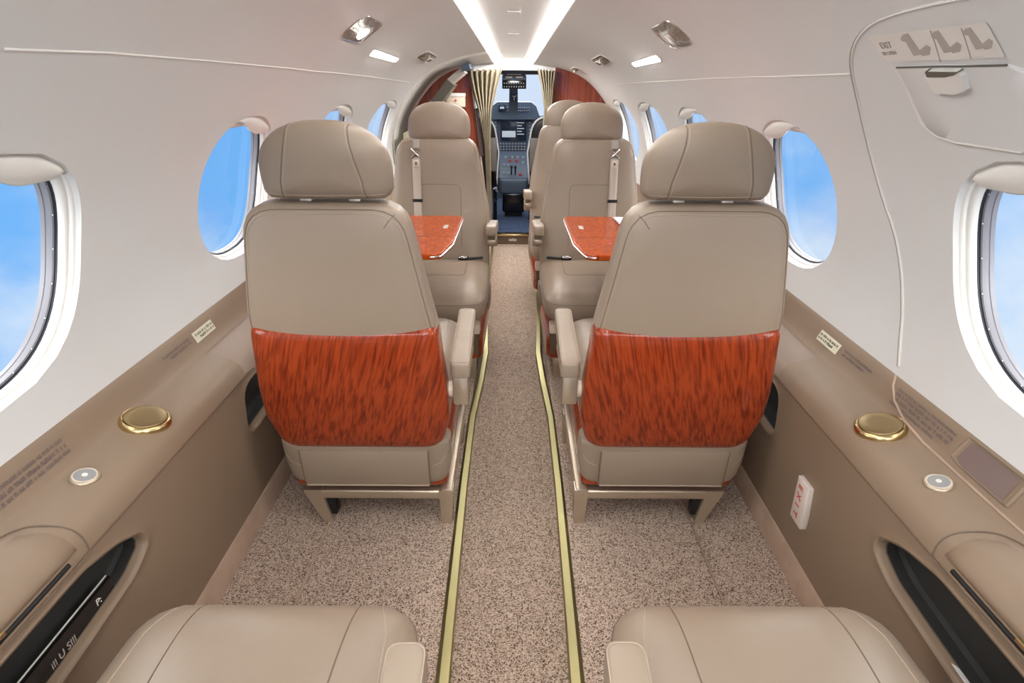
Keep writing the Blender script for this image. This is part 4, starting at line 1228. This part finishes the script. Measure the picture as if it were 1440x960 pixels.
tag(oh, 'dark blue overhead switch console at the top of the cockpit doorway', 'console')

# compass
mb = MB(); c = plane_at(723, 137, 1, 5.05); mb.prism(round_poly([(-.030, .025), (.030, .025), (.012, -.03), (-.012, -.03)], .006, 4), -.01, .02, Matrix.Translation(c) @ RXZ)
o = mb.build('compass', M['blackgloss'], smooth=False)
mb = MB(); mb.tube([c + Vector((-.016, -.013, .012)), c + Vector((0, -.013, .004)), c + Vector((.016, -.013, .012))], .003, 6); mb.tube([c + Vector((0, -.013, .004)), c + Vector((0, -.013, -.02))], .003, 6); mb.build('compass_mark', M['sticker'], o)
tag(o, 'small dark compass on the post between the windshields', 'compass')

# glareshield + instrument panel
YP = 5.45
ip = empty('instrument_panel', (0, YP, .5)); mb = MB()
def PX(px, py, y=YP - .01): p = plane_at(px, py, 1, y); return p.x, p.z - .5
(xa, za), (xb, zb) = PX(689, 147, YP - .10), PX(757, 168, YP - .10)
mb.prism(round_poly([(xa - .02, zb), (xb + .02, zb), (xb - .02, za - .01), (xb - .06, za + .02), (xa + .06, za + .02), (xa + .02, za - .01)], .01, 3), -.10, .10, RXZ); mb.build('glareshield', M['navy'], ip, smooth=False)
(xc, zc_), (xd, zd) = PX(688, 167), PX(760, 232)
mb = MB(); mb.box(xc - .3, xd + .3, 0, .05, zd, zc_, .004); mb.build('panel_face', M['navy'], ip)
def scr(px0, py0, px1, py1, m_, nm, y=YP - .01, dy=.006, par=None):
    (a, b), (c_, d) = PX(px0, py0, y), PX(px1, py1, y); mb = MB(); mb.box(min(a, c_), max(a, c_), y - YP - dy, y - YP + .004, min(b, d), max(b, d), .001); return mb.build(nm, m_, par or ip)
ds = scr(704, 168, 740, 198, M['screen'], 'center_display')
(a, b), (c_, d) = PX(706, 183), PX(725, 193)
scr(706, 184, 725, 193, M['scrlit'], 'map_picture', YP - .018, .001, ds)
for k in range(5): scr(727, 172 + k * 4, 737 - (k % 2) * 3, 173.2 + k * 4, M['scrlit'], 'readout_line', YP - .018, .001, ds)
scr(701, 148, 711, 157, M['screen'], 'standby_display', YP - .11, .004)
scr(703, 150, 709, 153, M['scrblue'] if 'scrblue' in M else M['scrlit'], 'standby_horizon', YP - .117, .001)
mb = MB()
for r_ in range(2):
    for k in range(11):
        x, z = PX(714 + k * 3.0, 151.5 + r_ * 4, YP - .11); mb.disc((x, -.105, z), .0045, .010, axis=(0, -1, 0), n=8)
mb.build('panel_knob', M['knob'], ip)
mb = MB()
for k in range(9):
    for r_ in range(3):
        x, z = PX(704 + k * 4.2, 202 + r_ * 4, YP - .01); mb.box(x - .006, x + .006, -.018, -.008, z - .005, z + .005, .001)
mb.build('panel_button', M['knob'], ip)
for px in (697, 745):
    mb = MB()
    for r_ in range(6): x, z = PX(px, 172 + r_ * 5, YP - .01); mb.box(x - .007, x + .007, -.018, -.008, z - .006, z + .006, .001)
    mb.build('softkey_column', M['knob'], ip)
mb = MB()
for r_ in range(6):
    for k in range(2): x, z = PX(749 + 4 * k, 170 + r_ * 5, YP - .01); mb.disc((x, -.009, z), .005, .012, axis=(0, -1, 0), n=8)
mb.build('radio_knob', M['knob'], ip)
tag(ip, 'dark blue instrument panel with a central display beyond the cockpit doorway', 'instrument panel')

# pedestal
YQ = 5.12
pd = empty('center_pedestal', (0, YQ, 0.045)); mb = MB()
def PQ(px, py, y=YQ): p = plane_at(px, py, 1, y); return p.x, p.z - .045
(x0, z0), (x1, z1) = PQ(703, 248), PQ(741, 285)
zt_ = PQ(720, 213, 5.4)[1]
Mq = Matrix.Identity(4)
# sloping quadrant top
zq = PQ(720, 250)[1]
v = [(x0, 0, zq), (x1, 0, zq), (x1 + .01, .30, zt_ + .0), (x0 - .01, .30, zt_), (x0, 0, zq - .06), (x1, 0, zq - .06), (x1 + .01, .30, zq - .06), (x0 - .01, .30, zq - .06)]
mesh('quadrant_top', v, [(0, 1, 2, 3), (0, 1, 5, 4), (1, 2, 6, 5), (3, 0, 4, 7), (2, 3, 7, 6)], M['navy'], pd, smooth=False)
def on_q(a, b, h=0): # a across 0..1, b up 0..1
    x = x0 + (x1 - x0) * a; return Vector((x, .30 * b - h * .5, zq + (zt_ - zq) * b + h))
mb = MB()
for (a, b) in ((.15, .15), (.3, .15), (.15, .45), (.3, .45), (.2, .75), (.45, .75), (.65, .75), (.85, .75), (.85, .55)):
    p = on_q(a, b); mb.box(p.x - .010, p.x + .010, p.y - .012, p.y + .006, p.z - .006, p.z + .012, .001)
mb.build('quadrant_button', M['knob'], pd)
mb = MB()
for (a, b) in ((.35, .62), (.6, .62), (.75, .12)): p = on_q(a, b); mb.box(p.x - .011, p.x + .011, p.y - .014, p.y + .006, p.z - .006, p.z + .014, .001)
mb.build('red_guard', M['scrred'], pd)
mb = MB()
for a in (.42, .56): p = on_q(a, .12); mb.tube([p, p + Vector((0, -.02, .06))], .006, 8); mb.box(p.x - .010, p.x + .010, p.y - .034, p.y - .008, p.z + .05, p.z + .075, .004)
mb.build('thrust_lever', M['black'], pd)
mb = MB()
for sx, xx in ((-1, x0), (1, x1)): mb.tube([(xx + sx * .012, -.005, zq - .10), (xx + sx * .012, -.005, zq), (xx + sx * .016, .10, zq + .05)], .008, 8)
mb.build('side_rail', M['chrome'], pd)
zb_ = PQ(720, 272)[1]; zc2 = PQ(720, 298)[1]
mb = MB(); mb.box(x0 + .0, x1 - .0, -.04, .10, zb_, zq - .005, .02, seg=4); mb.build('padded_box', M['padblack'] if 'padblack' in M else M['navy'], pd)
mb = MB(); mb.box(x0 + .02, x1 - .02, -.03, .10, zc2, zb_ + .01, .02, seg=4); mb.build('lower_box', M['blackgloss'], pd)
mb = MB(); mb.box(x0 + .04, x1 - .04, .0, .10, 0, zc2 + .02, .005); mb.build('pedestal_base', M['black'], pd)
tag(pd, 'centre pedestal with thrust levers between the pilot seats', 'pedestal')
# floor hatch
mb = MB(); pts = [(-.10, 4.66, .047), (.06, 4.66, .047), (.06, 4.86, .047), (-.10, 4.86, .047)]; mb.tube(pts, .003, 6, closed=True); o = mb.build('floor_hatch', M['navy']); tag(o, 'outline of a small hatch in the blue cockpit floor', 'hatch')

# pilot seats
def pilot(s):
    root = empty('pilot_seat', (s * .312, 4.78, .045))
    bo = round_poly([(-.18, .30), (.18, .30), (.20, .55), (.16, .80), (-.16, .80), (-.20, .55)], [.03, .03, .1, .12, .12, .1], 8)
    b = Pillow(bo, (0, .55), .04, .04, 4, 4, lambda a, b, d: (a, .05 - .1 * (b - .3) + d, b), n=64); bk = b.build('backrest', M['black'], root)
    ring = [Vector(b.m(*(b.c + (o - b.c) * 1.015), -.01)) for o in b.o]; mb = MB(); mb.tube(ring, .008, 8, closed=True); mb.build('edge_tube', M['pale'], bk)
    mb = MB(); a, c_ = sorted((-s * .19, -s * .12)); mb.box(a, c_, -.06, -.01, .42, .66, .01); mb.build('side_pad', M['knobdark'], root)
    mb = MB(); mb.box(-.165, .165, .02, .34, .26, .36, .03, seg=3); mb.build('seat_cushion', M['black'], root)
    mb = MB(); mb.box(-.13, .13, .08, .42, .0, .27, .01); mb.build('seat_base', M['black'], root)
    mb = MB(); x = -s * .175
    mb.tube([(x, -.02, .05), (x, -.02, .34), (x + s * .01, -.03, .42)], .014, 8); mb.tube([(x - s * .0, -.05, .20), (x, .04, .20)], .016, 8)
    mb.build('side_lever', M['blackgloss'], root)
    mb = MB(); mb.tube([(x - s * .012, -.03, .27), (x - s * .006, -.05, .30), (x + s * .012, -.05, .29)], .009, 8); mb.build('adjuster_knob', M['knob'], root)
    tag(root, 'black pilot seat with pale edge tube on the %s side of the cockpit' % ('left' if s < 0 else 'right'), 'pilot seat', 'pilot seats')
M['pale'] = mat('pale_tube', srgb(205, 208, 212), .3)
M['knobdark'] = mat('grey_pad', srgb(105, 100, 95), .5)
pilot(-1); pilot(1)

# ------------------------------------------------------------------ world: sky with cloud bank below, haze ahead
w = bpy.data.worlds.new('sky'); SCN.world = w; w.use_nodes = True; nt = w.node_tree; L = nt.links.new
bg = nt.nodes['Background']
tc = nt.nodes.new('ShaderNodeTexCoord'); sp = nt.nodes.new('ShaderNodeSeparateXYZ'); L(tc.outputs['Generated'], sp.inputs[0])
def math_(op, a, b=None, c=None, clamp=False):
    n = nt.nodes.new('ShaderNodeMath'); n.operation = op; n.use_clamp = clamp
    for i, x in enumerate((a, b, c)):
        if x is None: continue
        if isinstance(x, (int, float)): n.inputs[i].default_value = x
        else: L(x, n.inputs[i])
    return n.outputs[0]
nz = nt.nodes.new('ShaderNodeTexNoise'); nz.inputs['Scale'].default_value = 3.2; nz.inputs['Detail'].default_value = 6; nz.inputs['Roughness'].default_value = .55
mp = nt.nodes.new('ShaderNodeMapping'); mp.inputs['Scale'].default_value = (1, 1, 1.2); mp.inputs['Location'].default_value = (.3, .7, .1)
L(tc.outputs['Generated'], mp.inputs[0]); L(mp.outputs[0], nz.inputs['Vector'])
down = math_('MULTIPLY', sp.outputs[2], -1)                    # positive below the horizon
base = math_('MULTIPLY_ADD', down, 3.2, -.20)
cl = math_('MULTIPLY_ADD', nz.outputs['Fac'], 2.4, -1.2)
fac = math_('ADD', base, cl, clamp=True)
mr = nt.nodes.new('ShaderNodeMapRange'); mr.interpolation_type = 'SMOOTHSTEP'; L(fac, mr.inputs[0])
mx = nt.nodes.new('ShaderNodeMix'); mx.data_type = 'RGBA'; L(mr.outputs[0], mx.inputs[0])
mx.inputs[6].default_value = srgb(118, 184, 248); mx.inputs[7].default_value = srgb(225, 238, 250)
fw = math_('MULTIPLY_ADD', sp.outputs[1], 14, -13.1, clamp=True)
mx2 = nt.nodes.new('ShaderNodeMix'); mx2.data_type = 'RGBA'; L(fw, mx2.inputs[0]); L(mx.outputs[2], mx2.inputs[6]); mx2.inputs[7].default_value = srgb(222, 233, 246)
up = math_('MULTIPLY_ADD', sp.outputs[2], 5, -.3, clamp=True)      # unseen bright sky added above the horizon to light the seat backs
mx3 = nt.nodes.new('ShaderNodeMix'); mx3.data_type = 'RGBA'; L(up, mx3.inputs[0]); L(mx2.outputs[2], mx3.inputs[6]); hz = nt.nodes.new('ShaderNodeMapRange'); L(sp.outputs[2], hz.inputs[0]); hz.inputs[1].default_value = .35; hz.inputs[2].default_value = .9; hz.inputs[3].default_value = 8.4; hz.inputs[4].default_value = 2.6  # added glow strongest at low angles, reaching backs more than tops
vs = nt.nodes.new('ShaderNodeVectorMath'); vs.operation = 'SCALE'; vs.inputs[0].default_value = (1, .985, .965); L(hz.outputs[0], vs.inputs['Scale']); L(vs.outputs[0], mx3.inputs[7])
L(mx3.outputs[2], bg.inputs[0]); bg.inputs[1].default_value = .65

# area lights: added downlight for the cove strips, and an entry fill light
def area(name, loc, rot, sx, sy, power, col=(1, .975, .95)):
    l = bpy.data.lights.new(name, 'AREA'); l.shape = 'RECTANGLE'; l.size = sx; l.size_y = sy; l.energy = power; l.color = col
    o = bpy.data.objects.new(name, l); COL.objects.link(o); o.location = loc; o.rotation_euler = rot; return o
for k, y in enumerate((.3, 1.2, 2.1, 3.0)):
    area('cove_downlight', (0, y, ceil_z(y) + .030), (0, 0, 0), 2 * P2(y, 10)[0] - .14, .8, .6)
area('entry_fill', (0, 4.05, ceil_z(4.05) + .01), (0, 0, 0), .2, .35, 6)  # added fill light without a fixture, brightens the dark entry wall

SCN.view_settings.view_transform = 'Standard'; SCN.view_settings.look = 'None'
SCN.view_settings.gamma = 1; SCN.view_settings.use_curve_mapping = False; SCN.view_settings.exposure = .66
SCN.cycles.max_bounces = 10; SCN.cycles.diffuse_bounces = 6; SCN.cycles.transparent_max_bounces = 12
SCN.cycles.use_denoising = True
